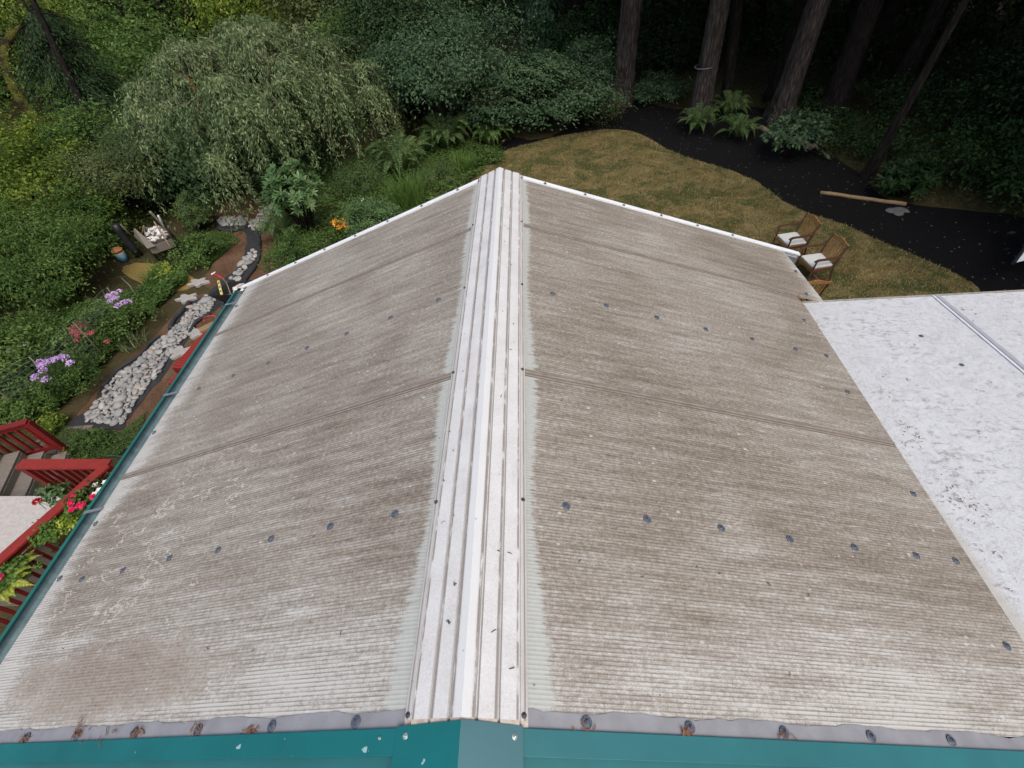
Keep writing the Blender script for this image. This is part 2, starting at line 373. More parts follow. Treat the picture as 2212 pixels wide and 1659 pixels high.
M['bark'] = bark('fir_bark', (.028, .023, .020), (.12, .103, .092))
M['barkd'] = bark('dark_bark', (.012, .010, .009), (.04, .033, .027))
M['barkm'] = bark('mossy_bark', (.02, .015, .010), (.075, .055, .035), .9)
M['twig'] = plain('pale_twig', (.20, .165, .12), .9, .3, 8)
M['needle'] = plain('dry_brown_needles', (.19, .085, .045), .9, .4, 30)
M['black'] = plain('black_plastic', (.018, .019, .021), .45, .3, 8)
M['dgrey'] = plain('dark_grey_metal', (.12, .125, .13), .4, .2, 8)
M['yellow'] = plain('yellow_level_paint', (.60, .52, .16), .5, .08, 8)
M['orange'] = plain('orange_plastic', (.42, .18, .07), .6, .15, 8)
M['blue'] = plain('blue_plastic', (.12, .30, .42), .5, .2, 8)
M['paper'] = plain('white_scraps', (.68, .66, .62), .8, .15, 20)
M['canvas'] = plain('white_canvas', (.66, .72, .74), .8, .05, 8)
M['hose'] = plain('teal_hose', (.06, .32, .24), .4, .15, 8)
M['netw'] = plain('weathered_netting', (.08, .105, .09), .5, .2, 8)
M['wire'] = plain('dark_green_wire', (.03, .055, .045), .5, .2, 8)
M['coir'] = plain('coir_liner', (.16, .085, .035), .95, .5, 40, bump=.8)
M['logw'] = wood('pale_peeled_log', (.30, .235, .165), .45, (12, 12, 12), .8)
M['polew'] = wood('tan_pole', (.30, .20, .10), .55, (12, 12, 12), .8)
L = {
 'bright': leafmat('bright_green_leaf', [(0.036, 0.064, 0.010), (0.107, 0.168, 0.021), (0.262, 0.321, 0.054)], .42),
 'mid': leafmat('mid_green_leaf', [(0.028, 0.063, 0.012), (0.063, 0.122, 0.026), (0.143, 0.206, 0.051)], .35),
 'olive': leafmat('olive_leaf', [(0.030, 0.050, 0.013), (0.072, 0.100, 0.029), (0.145, 0.172, 0.068)], .35),
 'silver': leafmat('silvery_weeping_leaf', [(0.040, 0.074, 0.025), (0.101, 0.148, 0.054), (0.229, 0.288, 0.133)], .28, .55, .3),
 'maple': leafmat('blue_green_maple_leaf', [(0.027, 0.059, 0.030), (0.055, 0.103, 0.048), (0.110, 0.166, 0.082)], .35),
 'gloom': leafmat('shade_darkened_leaf', [(0.006, 0.019, 0.006), (0.016, 0.040, 0.010), (0.036, 0.072, 0.018)], .3),  # mid green darkened: the forest's shade is put into the leaf colour
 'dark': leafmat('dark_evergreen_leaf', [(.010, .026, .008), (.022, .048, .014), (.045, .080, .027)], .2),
 'cedar': leafmat('cedar_spray', [(0.016, 0.044, 0.019), (0.033, 0.078, 0.036), (0.065, 0.124, 0.058)], .25),
 'rhodo': leafmat('rhododendron_leaf', [(0.035, 0.078, 0.022), (0.060, 0.124, 0.035), (0.129, 0.193, 0.076)], .2, .5, .3),
 'fern': leafmat('fern_frond', [(0.031, 0.065, 0.022), (0.069, 0.119, 0.037), (0.131, 0.178, 0.060)], .35),
 'grass': leafmat('lush_grass_blade', [(0.046, 0.101, 0.020), (0.087, 0.163, 0.032), (0.153, 0.230, 0.054)], .35),
 'dgrass': leafmat('dry_grass_blade', [(0.046, 0.068, 0.018), (0.099, 0.088, 0.032), (0.198, 0.160, 0.064), (0.304, 0.256, 0.120)], .3),
 'cover': leafmat('ground_cover_leaf', [(0.025, 0.058, 0.013), (0.064, 0.121, 0.027), (0.145, 0.211, 0.057)], .3),
 'lime': leafmat('lime_leaf', [(.13, .20, .02), (.30, .38, .05), (.52, .52, .12)], .4),
 'purple': leafmat('lilac_petal', [(.48, .28, .58), (.62, .43, .72), (.74, .58, .82)], .3),
 'pink': leafmat('dusty_pink_petal', [(.42, .07, .10), (.58, .14, .18)], .3),
 'hot': leafmat('hot_pink_petal', [(.70, .03, .12), (.85, .09, .24)], .3),
 'redf': leafmat('crimson_petal', [(.36, .008, .02), (.5, .015, .03)], .3),
 'whitef': leafmat('white_petal', [(.72, .72, .68), (.82, .82, .8)], .3),
 'orangef': leafmat('orange_petal', [(.65, .24, .02), (.75, .36, .05)], .3),
 'rust': leafmat('rust_dead_leaf', [(.14, .05, .022), (.24, .09, .035)], .3),
}

# ------------------------------------------------------------------ foliage generators
def leaf_quads(P, D, N, ln, wd, mid=.45, curl=0.):
    n = len(P); ln = np.broadcast_to(ln, (n,))[:, None]; wd = np.broadcast_to(wd, (n,))[:, None]
    D = unit(D); S = unit(np.cross(N, D)); Nn = np.cross(D, S)
    V = np.stack([P, P+D*ln*mid+S*wd*.5+Nn*ln*curl, P+D*ln, P+D*ln*mid-S*wd*.5+Nn*ln*curl], 1).reshape(-1, 3)
    return V, np.arange(n*4).reshape(-1, 4)
def leaf_obj(name, mat, parent, P, D, N, ln, wd, mid=.45, curl=0.):
    V, Fq = leaf_quads(P, D, N, ln, wd, mid, curl); return link_mesh(name, fast_mesh(name, V, Fq), mat, parent)
def lumpy(d, rng, k=6, freq=3.):
    a = rng.normal(size=(k, 3))*freq; ph = rng.uniform(0, 6.3, k); return np.sin(d@a.T+ph).mean(1)*1.6
def crown(rng, c, rad, ncl, per, spread, lo=.55, lump=.3, zmin=-.35, flat=.7, droop=.2, upw=.6):
    c = np.array(c, float); rad = np.array(rad, float)
    d = unit(rng.normal(size=(ncl*3, 3))); d = d[d[:, 2] > zmin][:ncl]; ncl = len(d)
    fr = lo+(1-lo)*rng.uniform(0, 1, ncl)**.5
    fr = np.where((rng.uniform(0, 1, ncl) < .13) & (d[:, 2] > -.1), fr*rng.uniform(1.12, 1.38, ncl), fr)
    cc = c+d*rad*(fr*(1+lump*lumpy(d, rng)))[:, None]
    sz = rng.uniform(.45, 1.5, ncl)
    P = np.repeat(cc, per, 0)+rng.normal(size=(ncl*per, 3))*spread*np.array([1, 1, flat])*np.repeat(sz, per)[:, None]
    dd = np.repeat(d, per, 0)
    N = unit(dd*.5+np.array([0, 0, upw])+rng.normal(size=dd.shape)*.45)
    D = unit(rng.normal(size=dd.shape)+dd*.5-np.array([0, 0, droop*2])); D = unit(D-N*(D*N).sum(1)[:, None])
    return P, D, N, cc
def limbs(mb, base, targets, r0, rng, fork=.35, n=6):
    base = np.array(base, float)
    for t in targets:
        a = base.copy(); mid = a+(t-a)*.5+np.array([0, 0, .12*np.linalg.norm(t-a)])+rng.normal(size=3)*.06*np.linalg.norm(t-a)
        ts = np.linspace(0, 1, 6)[:, None]; pts = (1-ts)**2*a+2*ts*(1-ts)*mid+ts**2*t
        mb.tube(pts, np.linspace(r0, r0*.2, 6), n)
def bush(name, label, cat, bx, by, ty, wpx, mat, leaf=.08, n=14000, clusters=170, base_z=None, seed=0, lo=.45, lump=.42, zmin=-.35,
         flat=.7, spread=None, part='foliage', stem='stem', stems=5, stemr=.03, barkm='barkd', squash=1., dpth=1., topx=None, group=None, low=.0, asp=.5, droop=.2):
    rng = np.random.default_rng(seed+17); P = G(bx, by); topz = above(P, topx or bx, ty); rx = wpx/2*depth(P)/F
    h = topz-GZ; root = thing(name, P, label, cat, group)
    c = P+np.array([0, 0, h*(.5+low/2)]); rad = (rx, rx*dpth, h*(.5-low/2)*squash)
    per = max(4, n//clusters)
    Pp, D, N, cc = crown(rng, c, rad, clusters, per, spread or max(.05, rx*.13), lo, lump, zmin, flat, droop)
    Pp[:, 2] = np.maximum(Pp[:, 2], GZ+.02)
    leaf_obj(part, mat, root, Pp, D, N, rng.uniform(.6, 1.3, len(Pp))*leaf, rng.uniform(.6, 1.3, len(Pp))*leaf*asp)
    mb = MB(); tg = cc[rng.permutation(len(cc))[:stems*3]]
    for i in range(stems):
        b = P+np.array([*rng.normal(size=2)*rx*.08, -.05]); limbs(mb, b, tg[i*3:i*3+3], stemr, rng)
    mb.build(stem, M[barkm], root, True)
    return root
def fern(name, label, px, py, r, h, seed, nf=26, group=None, P=None, mat='fern'):
    rng = np.random.default_rng(seed); P = G(px, py) if P is None else P; root = thing(name, P, label, 'fern', group)
    pp, dd, nn, ll, ww = [], [], [], [], []; mb = MB()
    for k in range(nf):
        az = 2*pi*k/nf+rng.uniform(-.2, .2); R = r*rng.uniform(.7, 1.1); H = h*rng.uniform(.6, 1.1); out = np.array([cos(az), sin(az), 0])
        ts = np.linspace(.08, 1, 26); z = H*np.sin(ts*pi*rng.uniform(.66, .86)); pts = P+out*(R*ts)[:, None]+np.array([0, 0, 1])*z[:, None]
        T = unit(np.gradient(pts, axis=0)); side = np.array([-sin(az), cos(az), 0]); up = np.cross(T, side)*-1
        for s in (-1, 1):
            pp.append(pts); dd.append(side*s+T*.45-np.array([0,0,.15])); nn.append(up); tl = np.sin(np.clip(ts*1.05, 0, 1)*pi*.93+.12)*r*.17+.004
            ll.append(tl); ww.append(np.full(len(ts), R/26*1.0))
        mb.tube(pts[::4], .004, 4, False)
    o = leaf_obj('frond', L[mat], root, np.concatenate(pp), np.concatenate(dd), np.concatenate(nn), np.concatenate(ll), np.concatenate(ww), .35)
    mb.build('frond_stalk', L[mat], root)
    return root
def blades(P0, H, lean, wd, rng, seg=4):
    n = len(P0); az = rng.uniform(0, 2*pi, n); out = np.stack([np.cos(az), np.sin(az), 0*az], 1); H = H*rng.uniform(.6, 1.1, n); ln = lean*rng.uniform(.3, 1.2, n)
    side = np.stack([-np.sin(az), np.cos(az), 0*az], 1); V = []
    for i in range(seg+1):
        t = i/seg; c = P0+out*(ln*t**1.8*H)[:, None]+np.array([0, 0, 1])*(H*(t-.25*t**3*np.minimum(1.4, ln)))[:, None]; w = wd*(1-t*.85)
        V += [c-side*w/2, c+side*w/2]
    V = np.stack(V, 1).reshape(-1, 3); b = np.arange(n)[:, None]*(2*(seg+1))
    Fq = np.concatenate([b+np.array([2*i, 2*i+1, 2*i+3, 2*i+2]) for i in range(seg)], 0); return V, Fq
def grass_clump(name, label, px, py, r, h, n, seed, mat='grass', lean=.8, wd=.012):
    rng = np.random.default_rng(seed); P = G(px, py); root = thing(name, P, label, 'grass clump')
    a = rng.uniform(0, 2*pi, n); q = r*np.sqrt(rng.uniform(0, 1, n)); P0 = P+np.stack([q*np.cos(a), q*np.sin(a), 0*a], 1)
    V, Fq = blades(P0, h, lean, wd, rng); link_mesh('blade_tuft', fast_mesh('blade_tuft', V, Fq), L[mat], root); return root
def inpoly(pts, poly):
    x, y = pts[:, 0], pts[:, 1]; ins = np.zeros(len(pts), bool); n = len(poly)
    for i in range(n):
        x1, y1 = poly[i][:2]; x2, y2 = poly[(i+1)%n][:2]
        c = ((y1 > y) != (y2 > y)) & (x < (x2-x1)*(y-y1)/((y2-y1) if y2 != y1 else 1e-9)+x1); ins ^= c
    return ins
def sample(poly, n, rng):
    poly = np.array(poly)[:, :2]; lo, hi = poly.min(0), poly.max(0); out = []; tot = 0
    while tot < n:
        p = rng.uniform(lo, hi, (n*2, 2)); p = p[inpoly(p, poly)]; out.append(p); tot += len(p)
    return np.concatenate(out)[:n]
def smoothpoly(poly, sub=6, jit=.0, rng=RNG):
    P = np.array(poly)[:, :2]; n = len(P); out = []
    for i in range(n):
        a, b, c, d = P[i-1], P[i], P[(i+1)%n], P[(i+2)%n]
        for k in range(sub):
            t = k/sub; out.append(.5*((2*b)+(c-a)*t+(2*a-5*b+4*c-d)*t*t+(3*b-a-3*c+d)*t**3))
    out = np.array(out); return out+rng.normal(size=out.shape)*jit
def sheet(name, pxpoly, z, mat, sub=6, jit=.0, kind='structure', world=False, thick=.03):
    P = pxpoly if world else [G(*p) for p in pxpoly]; P = smoothpoly(P, sub, jit) if sub > 1 else np.array(P)[:, :2]
    mb = MB(); mb.slab([tuple(p) for p in P], GZ+z-thick, GZ+z); o = mb.build(name, mat); tag(o, kind=kind); return o

# ------------------------------------------------------------------ ground sheets
def grid_ground():
    xs = np.concatenate([np.linspace(-160, -30, 27), np.linspace(-28, 28, 57), np.linspace(30, 160, 27)]); ys = np.concatenate([np.linspace(-40, -10, 7), np.linspace(-8, 40, 49), np.linspace(42, 200, 33)])
    X, Y = np.meshgrid(xs, ys, indexing='ij'); d = np.hypot(X, Y-8); far = np.clip((d-24)/10, 0, 1)
    Z = GZ-.03+far*(.25*np.sin(X*.31+1)*np.cos(Y*.27)+.15*np.sin(X*.9+Y*.6))+np.clip((d-60)/100, 0, 1)*10
    V = np.stack([X, Y, Z], -1).reshape(-1, 3); ny = len(ys); i, j = np.meshgrid(np.arange(len(xs)-1), np.arange(ny-1), indexing='ij'); a = (i*ny+j).ravel()
    o = link_mesh('ground', fast_mesh('ground', V, np.stack([a, a+ny, a+ny+1, a+1], 1), True), M['ground'], None); tag(o, kind='structure')
grid_ground()
LAWN = [(985,420),(1015,395),(1060,345),(1100,322),(1200,296),(1300,280),(1360,283),(1400,298),(1440,322),(1500,345),(1560,362),(1620,385),(1660,410),(1700,440),(1760,465),(1830,487),(1900,520),(1960,545),(2040,580),(2090,605),(2120,640),(2100,760),(1900,900),(1400,900),(1000,800),(880,640),(920,500)]
sheet('lawn', LAWN, .004, M['lawn'], 6, .02)
MULCH = [(1060,352),(1100,300),(1150,302),(1200,290),(1250,262),(1300,240),(1330,222),(1380,218),(1440,232),(1490,238),(1540,236),(1600,230),(1680,238),(1740,268),(1760,300),(1790,330),(1850,370),(1900,420),(1960,440),(2060,452),(2212,470),(2330,520),(2330,760),(2150,760),(2095,640),(2060,610),(1960,575),(1830,520),(1700,475),(1600,410),(1440,350),(1360,310),(1200,320)]
def mulch_poly():
    up = MULCH[:23]; lowb = [(x-8, y+14) for x, y in LAWN[4:22]][::-1]
    return [p for p in up]+[(2150,760),(2085,640)]+lowb
# mulch lies just under the lawn edge
sheet('mulch_bed', mulch_poly(), 0., M['mulch'], 5, .03)
SOIL = [(455,640),(420,640),(330,728),(255,800),(175,885),(150,935),(250,950),(420,900),(560,760),(700,640),(640,600),(610,560),(590,500),(600,440),(560,418),(500,430),(465,470),(500,520),(470,560),(440,600)]
sheet('soil_path', SOIL, -.004, M['soil'], 5, .03)
sheet('dry_grass_patch', [(265,590),(275,572),(330,568),(370,575),(420,600),(400,625),(330,620)], -.008, M['straw'], 5, .03)
FAB1 = [(149,921),(166,900),(200,880),(219,837),(266,790),(312,762),(328,740),(362,721),(369,706),(403,665),(416,652),(447,640),(478,655),(453,680),(428,696),(416,718),(375,777),(353,815),(325,843),(300,874),(275,908),(262,929),(200,923)]
FAB2 = [(446,645),(481,604),(516,576),(531,537),(534,501),(549,492),(559,503),(564,545),(556,576),(530,608),(485,655)]
FAB3 = [(534,506),(517,497),(476,496),(468,480),(487,466),(525,470),(548,478),(568,448),(592,430),(606,440),(588,478),(562,508)]
for i, (nm, fb) in enumerate((('fabric', FAB1), ('fabric', FAB2), ('fabric', FAB3))):
    o = sheet('landscape_fabric', fb, .006+.004*i, M['fabric'], 4, .012, None); del_kind = None
    tag(o, ['black landscape fabric under the wide near end of the dry creek', 'black landscape fabric of the narrow middle creek run beyond the cart', 'black landscape fabric at the far fork of the dry creek'][i], 'fabric sheet')
def roll(pts, r, label):
    P = [G(*p)+np.array([0, 0, r*.7]) for p in pts]; P = np.array(P); ts = np.linspace(0, len(P)-1, len(P)*5); Q = np.stack([np.interp(ts, np.arange(len(P)), P[:, k]) for k in range(3)], 1)
    Q[:, :2] += RNG.normal(size=(len(Q), 2))*.006; mb = MB(); mb.tube(Q, r*(1+.15*np.sin(ts*5)), 8); o = mb.build('fabric_edge_roll', M['fabric'], None, True); tag(o, label, 'fabric roll')
roll([(474,496),(490,500),(510,500),(528,494),(540,487)], .06, 'fat black fabric roll below the left stone branch of the creek fork')
roll([(556,500),(562,525),(560,560),(548,585),(528,610),(505,632)], .05, 'curling black fabric edge along the right side of the narrow creek')
roll([(582,478),(590,462),(604,444)], .05, 'short black fabric roll beside the far right stone branch')
roll([(369,712),(380,690),(400,668),(412,655)], .05, 'raised black fabric edge left of the stones near the leaf-shaped slabs')
roll([(412,722),(422,700),(436,690),(455,680)], .045, 'black fabric edge right of the stones behind the red bench')
roll([(222,838),(262,796),(310,765),(326,742),(345,728)], .04, 'long low black fabric edge on the left bank of the near stones')

# ------------------------------------------------------------------ river stones
def stone_mesh(seed):
    rng = np.random.default_rng(seed); mb = MB(); n, m = 12, 7; V = []; s = rng.uniform(.75, 1.); t = rng.uniform(.42, .6)
    k = rng.normal(size=(3, 3))*1.1; ph = rng.uniform(0, 6, 3)
    for i in range(m+1):
        th = pi*i/m
        for j in range(n):
            a = 2*pi*j/n; d = np.array([sin(th)*cos(a), sin(th)*sin(a), cos(th)]); V.append(d*(1+.09*np.sin(k@d*1.5+ph).sum())*np.array([1, s, t]))
    Fs = [(i*n+j, (i+1)*n+j, (i+1)*n+(j+1)%n, i*n+(j+1)%n) for i in range(m) for j in range(n)]
    me = bpy.data.meshes.new('river_stone'); me.from_pydata([tuple(v) for v in V], [], Fs); me.update(); me.polygons.foreach_set('use_smooth', np.ones(len(Fs), bool)); me.materials.append(M['stone']); return me
SM = [stone_mesh(i) for i in range(7)]
ST1 = [(188,912),(186,900),(197,887),(219,862),(231,837),(253,809),(281,793),(303,777),(325,756),(353,731),(375,715),(394,693),(409,671),(422,659),(447,640),(466,650),(453,674),(431,687),(419,712),(397,734),(366,771),(347,809),(331,824),(297,865),(283,890),(268,915),(230,917)]
ST2 = [(497,606),(519,581),(531,559),(541,545),(553,540),(556,552),(550,559),(534,581),(519,606)]
ST3 = [(472,477),(487,468),(525,472),(546,480),(541,493),(520,488),(480,489)]
ST4 = [(546,480),(572,452),(594,437),(600,443),(581,474),(559,500),(545,497)]
def poisson(poly, r, rng, tries=9000, var=.5):
    W = np.array([G(*p)[:2] for p in poly]); lo, hi = W.min(0), W.max(0); out = []; cand = rng.uniform(lo, hi, (tries, 2)); cand = cand[inpoly(cand, W)]
    for c in cand:
        rr = r*(1+var*rng.uniform(-1, 1)**3*1.6)
        if len(out) < 900 and all((c[0]-q[0])**2+(c[1]-q[1])**2 > ((rr+q[2])*.86)**2 for q in out): out.append((c[0], c[1], rr))
    return out
rs = np.random.default_rng(5)
A1 = poisson(ST1, .056, rs, 14000, .55); A2 = poisson(ST2, .07, rs, 2500); A3 = poisson(ST3, .062, rs, 3500); A4 = poisson(ST4, .065, rs, 3500)
allst = [(q, 'loose river stones of the creek bed: pale rounded stone in the wide near stretch', 'stones of the wide near creek stretch', 'rounded grey river stone packed in the wide near stretch of the creek bed') for q in A1] \
  + [(q, '', 'stones of the narrow middle creek run', 'rounded river stone in the narrow creek run between cart and fork') for q in A2] \
  + [(q, '', 'stones of the left creek branch', 'small dim river stone in the left branch of the far creek fork') for q in A3] \
  + [(q, '', 'stones of the right creek branch', 'small dim river stone in the right branch of the far creek fork') for q in A4]
allst.sort(key=lambda e: -(e[0][2]/np.linalg.norm([e[0][0]-CAM[0], e[0][1]-CAM[1], 6.7])))
def place_stone(q, grp, lab, lift=0.):
    o = bpy.data.objects.new('river_stone', SM[int(rs.integers(7))]); COL.objects.link(o); e = q[2]*rs.uniform(.95, 1.15)
    o.location = (q[0], q[1], GZ+.012+e*.42+lift); o.scale = (e*1.22, e, e*rs.uniform(.8, 1.1)); o.rotation_euler = (rs.uniform(-.3, .3), rs.uniform(-.3, .3), rs.uniform(0, 6.3)); tag(o, lab, 'stone', grp)
for q, _, g, lab in allst[:292]: place_stone(q, g, lab)
rest = allst[292:]
# small pebbles that fill in between, and the stones past the first three hundred
fill = sample([G(*p) for p in ST1], 1100, rs); fill = [(p[0], p[1], .026) for p in fill]+[(p[0], p[1], .04) for p in sample([G(*p) for p in ST3], 150, rs)]+[(p[0], p[1], .04) for p in sample([G(*p) for p in ST4], 160, rs)]+[q for q, *_ in rest]
base = np.array([v.co[:] for v in SM[0].vertices]); bf = np.array([p.vertices[:] for p in SM[0].polygons]); VV, FF = [], []
for i, q in enumerate(fill):
    a = rs.uniform(0, 6.3); R = np.array([[cos(a), -sin(a), 0], [sin(a), cos(a), 0], [0, 0, 1]]); VV.append((base*np.array([q[2]*1.2, q[2], q[2]]))@R.T+np.array([q[0], q[1], GZ+.02+q[2]*.2])); FF.append(bf+i*len(base))
pm = NT('pebble_mix'); pm.k = .6; pm.set(base=pm.ramp(pm.n('ShaderNodeNewGeometry').outputs['Random Per Island'], [(0, (.15, .16, .16)), (.5, (.33, .33, .31)), (1, (.52, .50, .46))]), rough=.75)
o = link_mesh('pebbles', fast_mesh('pebbles', np.concatenate(VV), np.concatenate(FF), True), pm.m, None); tag(o, 'small grey pebbles filling the gaps between the creek stones', 'pebbles', kind='stuff')

def step_stone(px, py, s, rot, label):
    P = G(px, py); t = np.linspace(0, 2*pi, 60, endpoint=False); r = s*(1+.42*np.cos(5*t+rot)*(.7+.3*np.sin(t*2))+.1*np.sin(3*t+1)); poly = [(P[0]+1.25*a*cos(b), P[1]+.8*a*sin(b)) for a, b in zip(r, t)]
    mb = MB(); mb.slab(poly, GZ-.02, GZ+.055); o = mb.build('stepping_stone', M['stepstone'], None, bevel=.012); o.data.transform(Matrix.Translation(-Vector(P))); o.location = P; tag(o, label, 'stepping stone', 'lobed stepping stones')
step_stone(430, 612, .19, .3, 'pale lobed stepping stone on bare soil, the one farthest from the roof')
step_stone(405, 646, .19, 1.4, 'pale lobed stepping stone lying just left of the creek stones')
step_stone(428, 722, .17, 2.2, 'lobed stepping stone right of the creek, near the tip of the red bench')
step_stone(392, 762, .20, 2.9, 'lobed stepping stone between the creek stones and the red bench')

# pavers beyond the stair
root = thing('paver_path', G(160, 945), 'small brown brick paver path at the near end of the creek fabric', 'paver path')
e0 = G(118, 948); ux = unit(np.array([1., .05, 0])); uy = np.array([-.35, 1, 0]); uy = unit(uy); k = 0
for r in range(7):
    for c in range(9):
        mb = MB(); b = e0+ux*(c*.21+(r%2)*.105-.55)+uy*(r*.115-.35); 
        if inpoly(np.array([b[:2]]), [G(*p)[:2] for p in ((85,955),(120,925),(150,920),(215,925),(205,950),(160,985),(110,985))])[0]:
            mb.bar(b-ux*.098, b+ux*.098, .1, .05); mb.build('paver', M['brick'], root, bevel=.006)

# ------------------------------------------------------------------ porch roof
SLOPE = .341; CS, SN = cos(SLOPE), sin(SLOPE)
def S(u, y, h, side): return np.array([side*(u*CS+h*SN), y, -u*SN+h*CS])
def slopebox(mb, side, u0, u1, y0, y1, h0, h1):
    P = [S(u, y, h, side) for h in (h0, h1) for (u, y) in ((u0, y0), (u1, y0), (u1, y1), (u0, y1))]
    Fs = [(0,3,2,1),(4,5,6,7),(0,1,5,4),(1,2,6,5),(2,3,7,6),(3,0,4,7)]
    if side < 0: Fs = [f[::-1] for f in Fs]
    mb.add(P, Fs)
roof = thing('porch_roof', (0, 1.5, GZ), 'large weathered gabled polycarbonate porch roof with white ridge cap', 'roof')
J = (.022, 1.222, 2.455, 3.085)
for side in (-1, 1):
    for k in range(3):
        y0, y1 = J[k]+(.004 if k else 0), J[k+1]-.004; u1 = 2.368 if side < 0 else (2.13 if k < 2 else 2.34)
        mb = MB()
        if side > 0 and k == 1:                       # rounded far corner of the middle panel
            poly = [(.02, y0), (2.13, y0), (2.133, 2.33), (2.12, 2.40), (2.09, 2.45), (.02, y1)]
            n = len(poly); V = [S(u, y, h, 1) for h in (-.012, 0) for u, y in poly]
            mb.add(V, [tuple(range(n))[::-1], tuple(range(n, 2*n))]+[(i, (i+1)%n, n+(i+1)%n, n+i) for i in range(n)])
        elif side > 0 and k == 2:
            V = [S(u, y, h, 1) for h in (-.012, 0) for u, y in ((.02, y0), (2.345, y0), (2.29, y1), (.02, y1))]
            mb.add(V, [(0,3,2,1),(4,5,6,7),(0,1,5,4),(1,2,6,5),(2,3,7,6),(3,0,4,7)])
        else: slopebox(mb, side, .02, u1, y0, y1, -.012, 0)
        mb.build('roof_panel', M['poly'], roof)
    for k in (1, 2):
        mb = MB(); u1 = 2.36 if side < 0 else 2.12; yc = J[k]; hw = .021
        prof = [(-hw, .0008), (-hw*.9, .003), (-.010, .0035), (-.006, .0065), (.006, .0065), (.010, .0035), (hw*.9, .003), (hw, .0008)]
        V = [S(u, yc+a, h, side) for u in (.15, u1) for a, h in prof]; n = len(prof)
        Fs = [(i, i+1, n+i+1, n+i) for i in range(n-1)]+[tuple(range(n))[::-1], tuple(range(n, 2*n))]
        mb.add(V, Fs if side > 0 else [f[::-1] for f in Fs]); mb.build('joint_strip', M['joint'], roof)
    mb = MB(); slopebox(mb, side, .166, 2.435, 3.085, 3.106, -.03, .012); slopebox(mb, side, .166, 2.435, 3.066, 3.085, .0015, .0118); mb.build('rake_trim', M['white'], roof)
# ridge cap
prof = [(0, .0275), (.0235, .0243), (.0262, .012), (.0308, .012), (.0335, .023), (.0815, .022), (.0838, .012), (.0872, .012), (.0895, .022), (.1385, .021), (.1405, .010), (.1432, .010), (.1455, .014), (.1640, .0125), (.1640, .001)]
ns = 60; ys = np.linspace(0, 3.105, ns)
full = [S(u, 0, h, -1)[[0, 2]] for u, h in prof[::-1]]+[S(u, 0, h, 1)[[0, 2]] for u, h in prof[1:]]
full[14] = np.array([0, .0285]); m_ = len(full); V = []
for y in ys: V += [(p[0], y, p[1]) for p in full]
Fs = [(a*m_+i, a*m_+i+1, (a+1)*m_+i+1, (a+1)*m_+i) for a in range(ns-1) for i in range(m_-1)]
mb = MB(); mb.add(V, [f[::-1] for f in Fs]); mb.build('ridge_cap', M['cap'], roof)
mb = MB()
V = [(p[0]*1.0, y, p[1]-.0035 if y > -.01 else p[1]-.006) for y in (.012, -.016) for p in full]
mb.add(V, [(i, i+1, m_+i+1, m_+i) for i in range(m_-1)]); mb.build('cap_sealant', M['capend'], roof)
# near flashing
for side in (-1, 1):
    mb = MB(); n = 90; us = np.linspace(.155, 2.6, n); e = .026+.004*np.sin(us*17)+RNG.normal(size=n)*.0018; V = []
    for u, q in zip(us, e): V += [S(u, -.03, .0045, side), S(u, q, .0025, side), S(u, q, -.002, side)]
    Fs = [(3*i+a, 3*i+3+a, 3*i+4+a, 3*i+1+a) for i in range(n-1) for a in (0, 1)]
    mb.add(V, Fs if side > 0 else [f[::-1] for f in Fs]); mb.build('grey_flashing', M['flash'], roof)
def screw_mesh(name, parent, mat, P, nrm, r, hh):
    z = unit(nrm); x = unit(np.cross((0, 1, 0), z)); y = np.cross(z, x); Mx = np.stack([x, y, z], 1)
    mb = MB(); mb.lathe([(r, 0), (r, .0018), (r*.82, .0032), (r*.74, .0026), (r*.52, .0030), (r*.42, .0055), (r*.36, .0058), (r*.30, .0058), (r*.28, .0058+hh), (r*.12, .0062+hh)], P, 16, Mx)
    return mb.build(name, mat, parent, False)
srn = np.random.default_rng(3)
for side in (-1, 1):
    nv = np.array([side*SN, 0, CS]); pts = []
    us = [.325+.3005*k for k in range(7)]
    for yr in (.614, 1.832):
        pts += [(u, yr) for u in us[:6 if side > 0 else 7]]
        pts += [(2.04, yr)] if side > 0 else []
    pts += [(2.035, y) for y in (.302, .924, 1.551, 2.163)] if side > 0 else [(2.335, y) for y in (.64, .931, 1.534, 2.786)]
    if side > 0: pts += [(2.211, 2.472+.03), (2.266, 2.792)]
    for (u, y) in pts: screw_mesh('roof_screw', roof, M['screw'], S(u+srn.normal()*.004, y+srn.normal()*.003, .0005, side), nv, .0152, .004)
    for u in us[:6 if side > 0 else 7]: screw_mesh('roof_screw', roof, M['screw'], S(u, 3.077, .0121, side), nv, .011, .004)
    for u in us[:5 if side > 0 else 7]: screw_mesh('flashing_screw', roof, M['screw'], S(u, .002 if side < 0 else .004, .0048, side), nv, .0150, .006)
    for y in (.011, .611, 1.224, 1.83, 2.465, 3.06): screw_mesh('cap_screw', roof, M['screwd'], S(.155 if side < 0 else .153, y, .0125, side), nv, .0072, .004)
